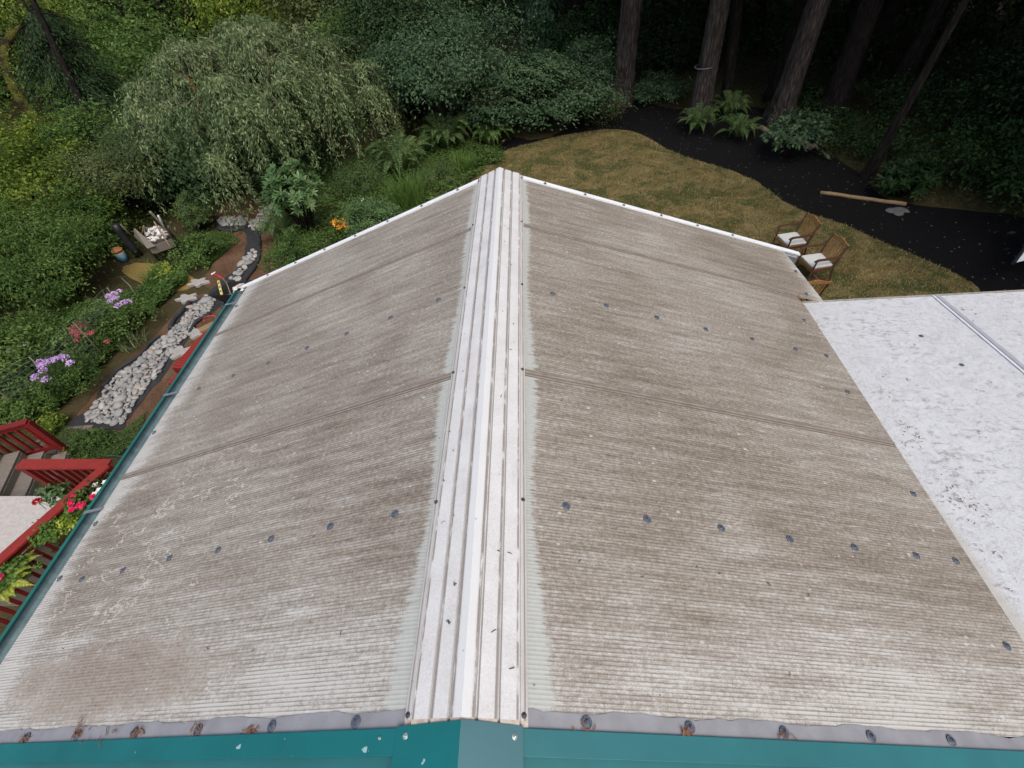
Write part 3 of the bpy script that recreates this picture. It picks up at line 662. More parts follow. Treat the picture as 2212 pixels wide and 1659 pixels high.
# gutter on the left eave
gx0 = -2.37*CS; gz0 = -2.37*SN
mb = MB(); gy0, gy1 = -.6, 3.02
gp = [(gx0-.004+.01, gz0-.012), (gx0-.008, gz0-.026), (gx0-.022, gz0-.040), (gx0-.050, gz0-.042), (gx0-.070, gz0-.034), (gx0-.082, gz0-.012), (gx0-.082, gz0-.002), (gx0-.070, gz0-.002)]
n = len(gp); off = [(p[0]-.003 if i > 2 else p[0]+.003, p[1]-.003) for i, p in enumerate(gp)]
V = [(x, y, z) for y in (gy0, gy1) for x, z in gp]
mb.add(V, [(i, i+1, n+i+1, n+i) for i in range(n-1)]); mb.add([(x, gy1, z) for x, z in gp], [tuple(range(n))])
gut = mb.build('gutter', M['gutin'], roof)
mb = MB(); 
lip = [(gx0-.068, gz0-.0005), (gx0-.068, gz0+.005), (gx0-.086, gz0+.005), (gx0-.088, gz0-.02), (gx0-.082, gz0-.040), (gx0-.060, gz0-.058), (gx0-.058, gz0-.056), (gx0-.0795, gz0-.038), (gx0-.0840, gz0-.012), (gx0-.0835, gz0-.0005)]
n = len(lip); mb.add([(x, y, z) for y in (gy0, gy1) for x, z in lip], [(i, (i+1)%n, n+(i+1)%n, n+i) for i in range(n)]+[tuple(range(n))[::-1], tuple(range(n, 2*n))]); lp = mb.build('gutter_lip', M['gutter'], gut)
for gy in (1.01, 1.86, 2.83):
    mb = MB(); mb.bar((gx0-.084, gy-.01, gz0+.0075), (gx0+.012, gy+.014, gz0+.0095), .019, .002); mb.build('gutter_strap', M['silver'], gut)
# frame below
mb = MB()
for y in (.05, 1.22, 2.45, 3.0):
    for side in (-1, 1): mb.bar(S(.03, y, -.085, side), S(2.1, y, -.085, side), .04, .14)
mb.bar((0, 0, -.13), (0, 3.05, -.13), .045, .2); mb.build('rafter_frame', M['beam'], roof)
for side in (-1, 1):
    mb = MB(); mb.bar(S(2.0, 0, -.2, side), S(2.0, 3.04, -.2, side), .09, .14); mb.build('eave_beam', M['beam'], roof)
    for y in (.1, 2.9):
        p = S(2.0, y, -.27, side); mb = MB(); mb.bar((p[0], y, GZ), (p[0], y, p[2]), .1, .1, up=(0, 1, 0)); mb.build('post', M['beam'], roof)
# grey end piece under the right rake
# ------------------------------------------------------------------ lower patio roof on the right
low = thing('patio_roof', (4.5, 1.3, GZ), 'flat white speckled twin-wall patio roof attached below the right eave', 'roof')
zf, yfar = -.95, 2.652; tn = .086
def LZ(y, h=0): return zf+(yfar-y)*tn+h
def lowbox(mb, x0, x1, y0, y1, h0, h1):
    V = [(x, y, LZ(y, h)) for h in (h0, h1) for x, y in ((x0, y0), (x1, y0), (x1, y1), (x0, y1))]
    mb.add(V, [(0,3,2,1),(4,5,6,7),(0,1,5,4),(1,2,6,5),(2,3,7,6),(3,0,4,7)])
jx = float(onz(2015, 637, LZ(yfar))[0]); 
for x0, x1 in ((jx-1.22+.003, jx-.003), (jx+.003, jx+1.217), (jx+1.223, jx+2.44)):
    mb = MB(); lowbox(mb, x0, x1, -.1, yfar, -.01, 0); mb.build('roof_panel', M['low'], low)
for x in (jx, jx+1.22):
    mb = MB(); lowbox(mb, x-.016, x+.002, -.1, yfar+.004, .0005, .007); mb.build('joint_strip', plain('pale_strip', (.60, .62, .66), .5, .1, 20), low)
    mb = MB(); lowbox(mb, x+.004, x+.032, -.1, yfar+.006, .0005, .010); mb.build('joint_strip', M['jointw'], low)
mb = MB(); lowbox(mb, jx-1.22, jx+2.44, yfar+.001, yfar+.014, -.02, .008); mb.build('edge_trim', plain('dirty_edge_trim', (.30, .29, .26), .6, .25, 25), low)
for x, y in ((jx-.36, 2.2), (jx-.30, 1.9), (jx-.2, 1.35), (jx+.4, 2.2)):
    screw_mesh('roof_screw', low, M['screw'], (x, y, LZ(y, .0005)), (0, sin(radians(7)), cos(radians(7))), .014, .004)
mb = MB()
for x in (jx-1.1, jx, jx+1.22, jx+2.3): mb.bar((x, -.1, LZ(-.1, -.09)), (x, yfar-.05, LZ(yfar-.05, -.09)), .04, .14)
mb.bar((jx-1.15, yfar-.15, LZ(yfar-.15, -.22)), (jx+2.4, yfar-.15, LZ(yfar-.15, -.22)), .09, .12); mb.build('rafter_frame', M['beam'], low)
for x in (jx-1.0, jx+2.3): mb = MB(); mb.bar((x, yfar-.15, GZ), (x, yfar-.15, LZ(yfar, -.27)), .1, .1, up=(0, 1, 0)); mb.build('post', M['beam'], low)

# ------------------------------------------------------------------ green metal house roof nearest the camera
house = thing('house', (0, -1.5, GZ), 'house gable end with teal green metal roof edge along the bottom of the photo', 'house')
for side in (-1, 1):
    u0 = .150 if side > 0 else .178; a = [0]
    mb = MB(); tilt = .0  # raised gable trim
    def trim(u0, u1, y0, y1, h0, h1, mat, nm):
        mb = MB(); slopebox(mb, side, u0, u1, y0, y1, h0, h1); mb.build(nm, mat, house, bevel=.0015)
    trim(u0, 2.7, -.071, -.0145, .002, .012, M['green2'] if side > 0 else M['green'], 'edge_trim')
    mb = MB(); slopebox(mb, side, .12, 2.7, -.058, -.045, -.030, .0005); mb.build('trim_face', M['green'], house)
    mb = MB(); slopebox(mb, side, .0, 2.7, -2.6, -.0451, -.045, -.030); mb.build('metal_roof', M['green2'], house)
    for yy in (-.5, -.95, -1.4, -1.85): mb = MB(); slopebox(mb, side, .1, 2.7, yy-.02, yy+.02, -.0295, .0); mb.build('standing_seam', M['green'], house)
# ridge flashing piece folded over the crest
V = [S(.186, -.013, .016, -1), (0, -.006, .0205), (0, -2.6, .0205), S(.186, -2.6, .016, -1)]
def folded(side, u, y0, mat):
    mb = MB(); V = [(0, y0+.006, .029), S(u, y0, .0155, side), S(u, -2.6, .0155, side), (0, -2.6, .029), (0, y0+.006, .0245), S(u, y0, .0125, side), S(u, -2.6, .0125, side), (0, -2.6, .0245)]
    Fs = [(0,1,2,3),(7,6,5,4),(0,4,5,1),(1,5,6,2),(2,6,7,3)]
    mb.add(V, [f[::-1] for f in Fs] if side > 0 else Fs); return mb.build('ridge_flashing', mat, house)
r1 = folded(-1, .182, -.012, M['green']); r2 = folded(1, .150, -.010, M['greenp'])
screw_mesh('screw', r1, M['zinc'], S(.152, -.033, .0155, -1), (-SN, 0, CS), .0078, .004); screw_mesh('screw', r2, M['zinc'], S(.128, -.033, .0155, 1), (SN, 0, CS), .0078, .004)
screw_mesh('screw', house, M['zinc'], S(.232, -.035, .012, -1), (-SN, 0, CS), .004, .001)
mb = MB(); mb.slab([(-2.3, -2.6), (2.3, -2.6), (2.3, -.3), (-2.3, -.3)], GZ-.1, -1.0); mb.add([(-2.3, -.3, -1.0), (2.3, -.3, -1.0), (0, -.3, -.15), (-2.3, -2.6, -1.0), (2.3, -2.6, -1.0), (0, -2.6, -.15)], [(0,1,2),(5,4,3),(0,2,5,3),(1,4,5,2)]); mb.build('wall', M['wallp'], house)

# needles and leaf scraps on the roofs
nr = np.random.default_rng(9)
def debris(name, label, spots, n, sp, ln, mat, seed, lift=.004):
    rng = np.random.default_rng(seed); VV, FF = [], []; k = 0
    for (side, u, y, h, cnt, s) in spots:
        for _ in range(cnt):
            c = np.array([u+rng.normal()*s, y+rng.normal()*s*.55]); a = rng.uniform(0, 2*pi); l = ln*rng.uniform(.5, 1.3); cu = rng.uniform(-.4, .4)
            pts = []
            for t in (-.5, 0, .5):
                aa = a+cu*t*2; pts.append((c[0]+cos(aa)*l*t, c[1]+sin(aa)*l*t))
            hh = h+abs(rng.normal())*sp
            w = .0011*rng.uniform(.7, 1.8)
            for i, (pu, py) in enumerate(pts):
                for sg in (-1, 1): VV.append(S(abs(pu)-sin(a)*w*sg, py+cos(a)*w*sg, hh+(.003 if i == 1 else 0), side))
            FF += [(k, k+1, k+3, k+2), (k+2, k+3, k+5, k+4)]; k += 6
    o = link_mesh(name, fast_mesh(name, np.array(VV), np.array(FF)), mat, None); tag(o, label, 'debris', kind='stuff')
debris('needle_litter', 'reddish dry conifer needles caught along the grey flashing', [(-1, 1.53, .004, .005, 34, .010), (-1, 1.83, .0, .005, 44, .012), (-1, 1.53, .03, .003, 14, .02), (-1, 1.21, .002, .005, 22, .014), (-1, .93, -.002, .005, 14, .015), (-1, .70, -.006, .005, 18, .012), (1, .32, -.006, .006, 6, .012), (1, .61, -.006, .006, 14, .008), (1, .93, -.006, .006, 7, .01), (-1, 1.4, -.005, .005, 14, .06), (-1, 1.8, -.08, -.05, 60, .03), (1, .2, -.085, -.05, 30, .02)], 0, .004, .022, M['needle'], 1)
debris('dark_needle_scraps', 'scattered dark needle scraps over the roof panels and cap', [(s, float(nr.uniform(.03, 2.1)), float(nr.uniform(.05, 2.9)), .003, 1, .01) for s in (-1, 1) for _ in range(45)]+[(s, float(nr.uniform(.04, .13)), float(nr.uniform(.05, 2.9)), .0235, 1, .004) for s in (-1, 1) for _ in range(16)]+[(-1, .045, .32, .024, 3, .003), (-1, .05, .22, .024, 4, .003)], 0, .0005, .013, M['screwd'], 2)
# lichen crumbs on the white roof
rng = np.random.default_rng(21); VV, FF = [], []; k = 0
for (cx, cy, cnt, s) in [(2.24, 1.38, 20, .05), (2.20, .98, 36, .06), (2.26, .93, 20, .06), (2.2, 1.3, 12, .08), (2.28, 1.7, 8, .05)]+[(float(rng.uniform(2.1, 3.9)), float(rng.uniform(.3, 2.5)), 3, .015) for _ in range(45)]:
    for _ in range(cnt):
        x, y = cx+rng.normal()*s*.6, cy+rng.normal()*s; a = rng.uniform(0, 6.3); l = rng.uniform(.003, .008); z = LZ(y, .002+rng.uniform(0, .006)); d = np.array([cos(a), sin(a), 0])*l; e = np.array([-sin(a), cos(a), .6])*.0016
        p = np.array([x, y, z]); VV += [p-d-e, p+d-e, p+d+e, p-d+e]; FF.append((k, k+1, k+2, k+3)); k += 4
o = link_mesh('lichen_crumbs', fast_mesh('lichen_crumbs', np.array(VV), np.array(FF)), plain('lichen', (.20, .15, .09), .9, .5, 40), None); tag(o, 'brown lichen crumbs and twig bits lying on the white patio roof', 'debris', kind='stuff')

# ------------------------------------------------------------------ red deck railings and stair
def rail_between(name, label, A, B, ztop, zbot, capw=.14, nb=7, post_end=True, capmat='redp', post0=True, foot=None):
    A = np.array([A[0], A[1], 0.]); B = np.array([B[0], B[1], 0.]); root = thing(name, (A[0], A[1], GZ), label, 'railing'); d = unit(B-A); Ln = np.linalg.norm(B-A); z = lambda h: np.array([0, 0, h])
    mb = MB(); mb.bar(A+z(ztop)-d*.02, B+z(ztop)+d*.02, capw, .035); mb.build('cap_rail', M[capmat], root, bevel=.004)
    mb = MB(); mb.bar(A+z(ztop-.065), B+z(ztop-.065), .045, .09); mb.build('top_rail', M['red'], root)
    mb = MB(); mb.bar(A+z(zbot), B+z(zbot), .045, .09); mb.build('bottom_rail', M['red'], root)
    for i in range(nb):
        q = A+d*Ln*(i+.75)/(nb+.3); mb = MB(); mb.bar(q+z(zbot+.045), q+z(ztop-.11), .038, .038, up=(d[0], d[1], 0)); mb.build('baluster', M['red'], root)
    for q, on in ((A, post0), (B, post_end)):
        if on: mb = MB(); mb.bar(q+z(foot or GZ), q+z(ztop-.0185), .095, .095, up=(d[0], d[1], 0)); mb.build('post', M['red'], root)
    return root
nw = G(152, 979); zt = above(nw, 60, 908)
e = onz(-95, 952, zt); rail_between('stair_railing', 'red slatted stair railing farthest left, ending in a post on the ground by the pavers', nw, e, zt, above(nw, 127, 962), .12, 7, False, 'red', True)
ZC = -3.42
c1 = onz(232, 1003, ZC); c0 = onz(45, 1003, ZC); rail_between('deck_railing', 'short red railing running left to right behind the stair opening, wide bright cap', c0, c1, ZC, ZC-.78, .15, 9, False, 'redp', True)
cr0 = onz(228, 1007, ZC); cr1 = onz(-120, 1316, ZC)
rail_between('porch_railing', 'long red railing running diagonally beside the gutter with flowers hung on it', cr0+(cr1-cr0)*.0, cr1, ZC-.002, ZC-.80, .135, 18, False, 'redp', True)
# deck floor under the porch
dk = thing('deck', (-3, 1.2, GZ), 'wooden porch deck floor and red steps glimpsed under the porch roof', 'deck')
zd = ZC-.95
mb = MB(); n = 22
for i in range(n):
    x0 = -6.0+i*.19; mb.slab([(x0, -.3), (x0+.18, -.3), (x0+.18, 3.05), (x0, 3.05)] if x0 > -5.4 else [(x0, -.3), (x0+.18, -.3), (x0+.18, .6), (x0, .6)], zd-.035, zd)
mb.build('deck_boards', M['greywood'], dk)
mb = MB(); mb.bar((-5.4, 3.07, zd-.12), (-1.9, 3.07, zd-.12), .04, .2); mb.build('rim_joist', M['red'], dk)
mb = MB()
for x in (-5.2, -3.5, -1.9):
    for y in (0, 2.9): mb.bar((x, y, GZ), (x, y, zd-.036), .09, .09, up=(0, 1, 0))
mb.build('deck_post', M['greywood'], dk)
# stair between the two left railings
st = thing('stairs', G(60, 1000), 'weathered grey plank stairs with brown sawtooth stringer between two red railings', 'stairs')
dr = unit(np.array([nw[0]-e[0], nw[1]-e[1], 0])); sd = np.array([dr[1], -dr[0], 0])
for i in range(5):
    c = np.array([nw[0], nw[1], 0])+dr*(-.02-.27*i)+sd*.62; mb = MB(); mb.bar(c-sd*.5+np.array([0, 0, GZ+.16*(i+1)]), c+sd*.5+np.array([0, 0, GZ+.16*(i+1)]), .26, .035); mb.build('tread', M['greywood'], st, bevel=.003); mb = MB(); q_ = c+dr*.13; mb.bar(q_-sd*.48+np.array([0, 0, GZ+.16*i+.06]), q_+sd*.48+np.array([0, 0, GZ+.16*i+.06]), .02, .145); mb.build('riser', M['greywood'], st)
for q in (.14, 1.08):
    P0 = np.array([nw[0], nw[1], 0])+sd*q; prof_ = []
    for i in range(5): prof_ += [(.11-.27*i, .16*(i)), (.11-.27*i, .16*(i+1)-.02)]
    prof_ += [(.11-.27*5, .78), (.11-.27*5, .48), (-.35, 0)]
    V = [P0+dr*a+np.array([0, 0, GZ+b])+sd*k for k in (-.02, .02) for a, b in prof_]; n = len(prof_)
    mb = MB(); mb.add(V, [tuple(range(n)), tuple(range(n, 2*n))[::-1]]+[(i, n+i, n+(i+1)%n, (i+1)%n) for i in range(n)]); mb.build('stringer', M['brownwood'], st)
# pale slab
sp = [onz(x, y, -4.45)[:2] for x, y in ((-260, 1072), (172, 1071), (118, 1121), (10, 1222), (-60, 1290), (-420, 1300))]
tb = thing('slab_table', (sp[0][0]*.5+sp[1][0]*.5, sp[1][1]-.5, GZ), 'pale speckled flat slab top left of the diagonal red railing', 'table')
mb = MB(); mb.slab([tuple(p) for p in sp], -4.51, -4.45); mb.build('slab_top', M['slab'], tb, bevel=.004)
mb = MB(); cx = np.mean(sp, 0); mb.slab([tuple(cx+(np.array(p)-cx)*.8) for p in sp], GZ-.01, -4.512); mb.build('slab_base', M['greywood'], tb)
# red bench under the gutter edge
def bench(name, label, A, B, wdt, z, nsl):
    A = onz(*A, z); B = onz(*B, z); root = thing(name, (A[0], A[1], GZ), label, 'bench'); d = unit(B-A); s_ = np.array([d[1], -d[0], 0]); Ln = np.linalg.norm(B-A)
    for i in range(nsl):
        c = A+d*Ln*(i+.5)/nsl; mb = MB(); mb.bar(c, c+s_*wdt, Ln/nsl*.86, .025); mb.build('seat_slat', M['redp'], root, bevel=.003)
    mb = MB(); mb.bar(A-np.array([0, 0, .07])+s_*.03, B-np.array([0, 0, .07])+s_*.03, .035, .11); mb.bar(A-np.array([0, 0, .07])+s_*(wdt-.03), B-np.array([0, 0, .07])+s_*(wdt-.03), .035, .11)
    mb.bar(A-np.array([0, 0, .07])+d*.02, A-np.array([0, 0, .07])+d*.02+s_*wdt, .035, .11); mb.build('apron', M['red'], root)
    for a in (.04, Ln-.04):
        for b in (.05, wdt-.05): q = A+d*a+s_*b; mb = MB(); mb.bar((q[0], q[1], GZ), (q[0], q[1], z-.014), .07, .07, up=(0, 1, 0)); mb.build('leg', M['red'], root)
bench('slatted_bench', 'long red slatted bench on the soil beside the gutter', (371, 795), (446, 712), .5, GZ+.42, 16)
bench('slatted_bench', 'low red slatted step peeking out at the near end of the long bench', (363, 829), (384, 806), .5, GZ+.25, 4)

# ------------------------------------------------------------------ teak chairs and table
def make_chair(label):
    r = thing('teak_armchair', (0, 0, 0), label, 'chair', 'teak armchairs on the lawn')
    T = M['teak']; W = .52                                      # faces +Y locally, origin on the ground at centre
    for s in (-1, 1):
        mb = MB(); mb.tube([(s*W/2, .25, 0), (s*W/2, .235, .3), (s*W/2, .215, .62)], [.024, .027, .022], 4); mb.build('front_leg', M['teakd'], r, local=True)
        mb = MB(); mb.tube([(s*W/2, -.30, 0), (s*W/2, -.23, .40), (s*W/2, -.27, .66), (s*W/2, -.345, .90)], [.024, .03, .028, .024], 4); mb.build('rear_leg', M['teakd'], r, local=True)
        mb = MB(); pts = [(s*(W/2+.005), .27, .605), (s*(W/2+.01), .20, .645), (s*(W/2+.01), 0, .645), (s*(W/2+.005), -.26, .66)]
        for a, b in zip(pts[:-1], pts[1:]): mb.bar(a, b, .055, .024)
        mb.build('armrest', M['teakd'], r, local=True)
        mb = MB(); mb.bar((s*W/2, .23, .37), (s*W/2, -.23, .39), .025, .06); mb.bar((s*W/2, .23, .14), (s*W/2, -.26, .14), .022, .035); mb.build('side_rail', M['teakd'], r, local=True)
    mb = MB()
    for i in range(7): mb.bar((-W/2+.02, .22-.068*i, .40), (W/2-.02, .22-.068*i, .40), .055, .016)
    mb.bar((-W/2, .235, .37), (W/2, .235, .37), .022, .06); mb.build('seat', T, r, local=True)
    mb = MB(); n = 12; xs = np.linspace(-W/2, W/2, n+1); V = []
    for x in xs: tz = .90+.045*(cos(x/W*2*pi)*.5+.5)**1.5; V += [(x, -.335, .845), (x, -.345, tz), (x, -.365, tz), (x, -.355, .845)]
    Fs = [(4*i+a, 4*i+(a+1)%4, 4*i+4+(a+1)%4, 4*i+4+a) for i in range(n) for a in range(4)]+[(3,2,1,0), (4*n, 4*n+1, 4*n+2, 4*n+3)]; mb.add(V, Fs); mb.build('crest_rail', T, r, local=True)
    for i in range(7):
        x = -W/2+.06+i*(W-.12)/6; mb = MB(); mb.bar((x, -.245, .455), (x, -.345, .85), .026, .013, up=(0, 1, 0)); mb.build('back_slat', T, r, local=True)
    mb = MB(); mb.bar((-W/2, -.243, .44), (W/2, -.243, .44), .022, .045); mb.build('back_rail', T, r, local=True)
    mb = MB(); mb.box((0, .005, .438), (.47, .46, .05)); cu = mb.build('cushion', M['cushion'], r, local=True, bevel=.018)
    return r
ch = make_chair('teak armchair with pale cushion on the lawn, farthest from the roofs')
spots = [((6.17, 9.66), 98, None), ((6.35, 8.74), 98, 'teak armchair with pale cushion in the middle, its legs just past the roof corner'), ((5.62, 7.74), -1, 'teak armchair seen from behind, tucked under the roof corner'), (None, -92, 'teak armchair almost hidden behind the white rake trim of the roof')]
q4 = onz(1650, 524, -4.42)
for i, (p, a, lab) in enumerate(spots):
    o = ch if i == 0 else copy_tree(ch)
    if p is None: p = (q4[0]+.30, q4[1]-.25)
    o.location = (p[0], p[1], GZ+.005); o.rotation_euler.z = radians(a)
    if lab: o['label'] = lab
# round-cornered dark outdoor table between the chairs
tt = G(1690, 565, .72); t = thing('garden_table', (5.25, 8.35, GZ), 'dark grey garden table between the chairs, one corner showing past the roof', 'table')
mb = MB(); mb.slab([(5.52, 8.17), (5.812, 8.571), (4.75, 8.60), (4.75, 8.10)], GZ+.70, GZ+.73); mb.build('tabletop', M['dgrey'], t, bevel=.004)
for x, y in ((4.82, 8.18), (5.45, 8.22), (5.6, 8.52), (4.82, 8.52)): mb = MB(); mb.bar((x, y, GZ), (x, y, GZ+.699), .04, .04, up=(0, 1, 0)); mb.build('leg', M['dgrey'], t)
# corner of a white canvas sail at the right edge
tipz = -4.5; sa = thing('shade_sail', (8.6, 6.6, GZ), 'white canvas shade with dark edge, only its pointed corner showing at the right edge', 'shade sail')
T0 = onz(2189, 569, tipz); T1 = T0+(onz(2212, 538, tipz+.02)-T0)*4; T2 = T0+(onz(2212, 563, tipz)-T0)*8
mb = MB(); V = [T0, T2, T1]; up = np.array([0, 0, .012]); mb.add([p for p in V]+[p+up for p in V], [(2,1,0), (3,4,5), (0,1,4,3), (1,2,5,4), (2,0,3,5)]); mb.build('canopy', M['canvas'], sa)
mb = MB(); mb.tube([T0+up/2, T1+up/2], .035, 6); mb.build('hem', M['black'], sa)
for p in (T1, T2): mb = MB(); mb.tube([(p[0], p[1], GZ), p+np.array([0, 0, .1])], .02, 8); mb.build('pole', M['dgrey'], sa, True)

# ------------------------------------------------------------------ things on the mulch
def rod(name, label, cat, a, b, r, mat, h=0.):
    A, B = G(*a)+np.array([0, 0, r+h]), G(*b)+np.array([0, 0, r+h]); mid = (A+B)/2; mb = MB(); ts = np.linspace(0, 1, 9)[:, None]; P = A+(B-A)*ts; P[1:-1] += RNG.normal(size=(7, 3))*r*.12
    mb.tube(P, r*(1+.06*np.sin(np.arange(9)*2.)), 10); o = mb.build(name, mat, None, True); o.data.transform(Matrix.Translation(-Vector(mid))); o.location = Vector(mid); tag(o, label, cat)
rod('log', 'pale peeled log on black mulch, right end sticking out below the small maple', 'log', (1640, 281), (1753, 326), .085, M['logw'])
rod('pole', 'long straight tan pole lying on the black mulch', 'pole', (1770, 420), (1955, 445), .05, M['polew'])
rod('log', 'thin dark log edging the mulch behind the small maple', 'log', (1755, 316), (1790, 345), .05, M['twig'])
for i, (x, y, s) in enumerate(((1925, 457, .17), (1940, 461, .19), (1949, 455, .17), (1938, 454, .15))):
    o = bpy.data.objects.new('flat_stone', SM[i]); o.data = SM[i].copy(); o.data.materials[0] = M['bricks']; COL.objects.link(o); P = G(x, y); o.location = (P[0], P[1], GZ+.03); o.scale = (s, s*.85, .07); o.rotation_euler.z = i; tag(o, ['flat grey stone on the mulch near the pole tip, leftmost of its small pile', 'flat grey stone on the mulch near the pole tip, nearest of its small pile', 'flat grey stone on the mulch near the pole tip, rightmost of its small pile', 'flat grey stone on the mulch near the pole tip, farthest of its small pile'][i], 'stone')
# pale chips on the mulch
rng = np.random.default_rng(31); pts = sample([G(*p) for p in mulch_poly()], 420, rng); a = rng.uniform(0, 6.3, len(pts)); P = np.column_stack([pts, np.full(len(pts), GZ+.012)])
leaf_obj('chip_litter', plain('pale_chip', (.20, .165, .13), .9, .6, 9), None, P, np.stack([np.cos(a), np.sin(a), 0*a], 1), np.tile([0, .1, 1.], (len(a), 1)), rng.uniform(.02, .07, len(a)), rng.uniform(.015, .04, len(a))); o = bpy.data.objects['chip_litter']; tag(o, 'pale leaf and wood chips scattered on the black mulch', 'leaf litter', kind='stuff')

# ------------------------------------------------------------------ garden tools and junk on the left
cz = -4.72
ca = thing('garden_cart', G(500, 650), 'black plastic garden cart holding a level, hammer and scraps by the roof corner', 'cart')
A, B, C_, D_ = onz(492, 609, cz), onz(560, 604, cz), onz(545, 636, cz), onz(450, 638, cz)
ctr = (A+B+C_+D_)/4; bot = [ctr+(p-ctr)*.72+np.array([0, 0, -.26]) for p in (A, B, C_, D_)]; inn = [ctr+(p-ctr)*.965 for p in (A, B, C_, D_)]; inb = [ctr+(p-ctr)*.69+np.array([0, 0, -.235]) for p in (A, B, C_, D_)]
V = [A, B, C_, D_]+bot+inn+inb; mb = MB()
Fs = []
for i in range(4): j = (i+1)%4; Fs += [(i, j, 4+j, 4+i), (i, 8+i, 8+j, j), (8+i, 12+i, 12+j, 8+j)]
Fs += [(4,5,6,7), (15,14,13,12)]; mb.add(V, Fs); mb.build('tray', M['black'], ca)
for s, q in enumerate((bot[0], bot[1], bot[2], bot[3])):
    mb = MB(); ax = unit(B-A); zz = ax; xx = unit(np.cross((0,0,1.), zz)); yy = np.cross(zz, xx); mb.lathe([(.06, -.03), (.14, -.03), (.15, -.015), (.15, .015), (.14, .03), (.06, .03)], (q[0], q[1], GZ+.15), 18, np.stack([xx, yy, zz], 1)); mb.build('wheel', M['black'], ca)
mb = MB()
for p in bot: mb.bar(p, (p[0], p[1], GZ+.15), .03, .03, up=(0, 1, 0))
mb.build('chassis', M['dgrey'], ca)
def bar_thing(name, label, cat, a, b, za, zb, w_, h_, mat, bv=.003):
    A, B = onz(*a, za), onz(*b, zb); mb = MB(); mb.bar(A, B, w_, h_); o = mb.build(name, mat, None, bevel=bv); mid = (A+B)/2; o.data.transform(Matrix.Translation(-Vector(mid))); o.location = Vector(mid); tag(o, label, cat); return o
lv = bar_thing('spirit_level', 'yellow spirit level leaning on the black cart', 'level', (472, 607), (479, 636), cz+.05, cz+.03, .055, .03, M['yellow'])
LA, LB = onz(472, 607, cz+.05), onz(479, 636, cz+.03)
for t0 in (.2, .5, .8):
    mb = MB(); c = LA+(LB-LA)*t0+np.array([0, 0, .0165]); d = unit(LB-LA); mb.bar(c-d*.035, c+d*.035, .028, .003); o = mb.build('vial', M['black'], lv)
def hammer():
    A, B = onz(488, 607, cz+.06), onz(499, 637, cz-.08); r = thing('hammer', B, 'wooden handled hammer standing head down inside the black cart', 'hammer'); mb = MB(); mb.tube([A, (A+B)/2, B], [.014, .012, .015], 8); mb.build('handle', M['polew'], r, True)
    mb = MB(); mb.bar(B-np.array([.08, .01, 0]), B+np.array([.08, .01, 0]), .035, .035); mb.build('head', M['dgrey'], r, bevel=.004)
hammer()
def redtool():
    A, B, Cc = onz(462, 592, cz+.25), onz(480, 600, cz+.2), onz(490, 611, cz); r = thing('shovel', (Cc[0], Cc[1], GZ), 'red handled shovel leaning on the cart beside the yellow level', 'shovel')
    mb = MB(); mb.tube([A+np.array([.03, .05, .02]), A-np.array([.03, .05, -.02])], .018, 8); mb.build('grip', M['paper'], r, True)
    mb = MB(); mb.tube([A, (A+B)/2+np.array([0, 0, .01]), B], [.02, .028, .024], 8); mb.build('handle', plain('red_plastic', (.42, .02, .02), .4, .1), r, True)
    mb = MB(); mb.tube([B, Cc, np.array([Cc[0]+.05, Cc[1]-.1, GZ+.1])], .014, 8); mb.build('shaft', M['polew'], r, True)
redtool()
for i, (x, y, w_, l_, mt, lab) in enumerate(((512, 621, .10, .2, 'paper', 'white paper scrap lying in the cart left of the brick'), (520, 616, .09, .19, 'capend', 'tan brick lying on white scraps in the black cart'), (524, 626, .07, .32, 'paper', 'white batten end resting on the cart rim nearest the roof'), (508, 629, .08, .16, 'paper', 'small white offcut at the bottom of the cart pile'))):
    P = onz(x, y, cz-.1+.02*i); mb = MB(); a = .3+i*.5; mb.bar(P-np.array([cos(a), sin(a), .03])*l_/2, P+np.array([cos(a), sin(a), .05])*l_/2, w_, .05 if i == 1 else .02); o = mb.build('brick' if i == 1 else 'scrap', M[mt], None, bevel=.003); o.data.transform(Matrix.Translation(-Vector(P))); o.location = Vector(P); tag(o, lab, 'brick' if i == 1 else 'scrap')
# wooden cart with white debris and sticks
def X(x, y): return (218.9+x*.1823, 345.6+y*.1823)
zc = GZ+.62
wc = thing('wooden_box', G(335, 545), 'weathered open wooden box on dark legs heaped with white scraps', 'box')
q = [onz(*X(*p), zc) for p in ((380, 815), (520, 860), (850, 930), (545, 1050))]
K = onz(*X(500, 800), zc); Lp = onz(*X(700, 790), zc); R_ = onz(*X(850, 930), zc-.05); Fp = onz(*X(560, 1030), zc)
mb = MB(); zl = np.array([0, 0, -.22]); 
mb.add([onz(*X(382, 812), zc+.15), onz(*X(545, 1050), zc+.0), onz(*X(560, 1060), zc-.2), onz(*X(390, 905), zc-.1), onz(*X(400, 812), zc+.15), onz(*X(640, 1020), zc+.0), onz(*X(640, 1030), zc-.2), onz(*X(420, 905), zc-.1)], [(0,1,2,3),(7,6,5,4),(0,4,5,1),(1,5,6,2),(3,2,6,7),(0,3,7,4)]); mb.build('side_board', M['greywood'], wc)
bx = [Fp, R_, Lp, K]; mb = MB()
for i in range(4): mb.bar(bx[i]+zl*.5, bx[(i+1)%4]+zl*.5, .03, .22)
mb.slab([tuple(p[:2]) for p in bx], zc-.24, zc-.22); mb.build('box_body', M['greywood'], wc)
for p in bx: mb = MB(); mb.bar((p[0], p[1], GZ), (p[0], p[1], zc-.2), .06, .06, up=(0, 1, 0)); mb.build('leg', M['barkd'], wc)
rng = np.random.default_rng(77); cc = sum(bx)/4
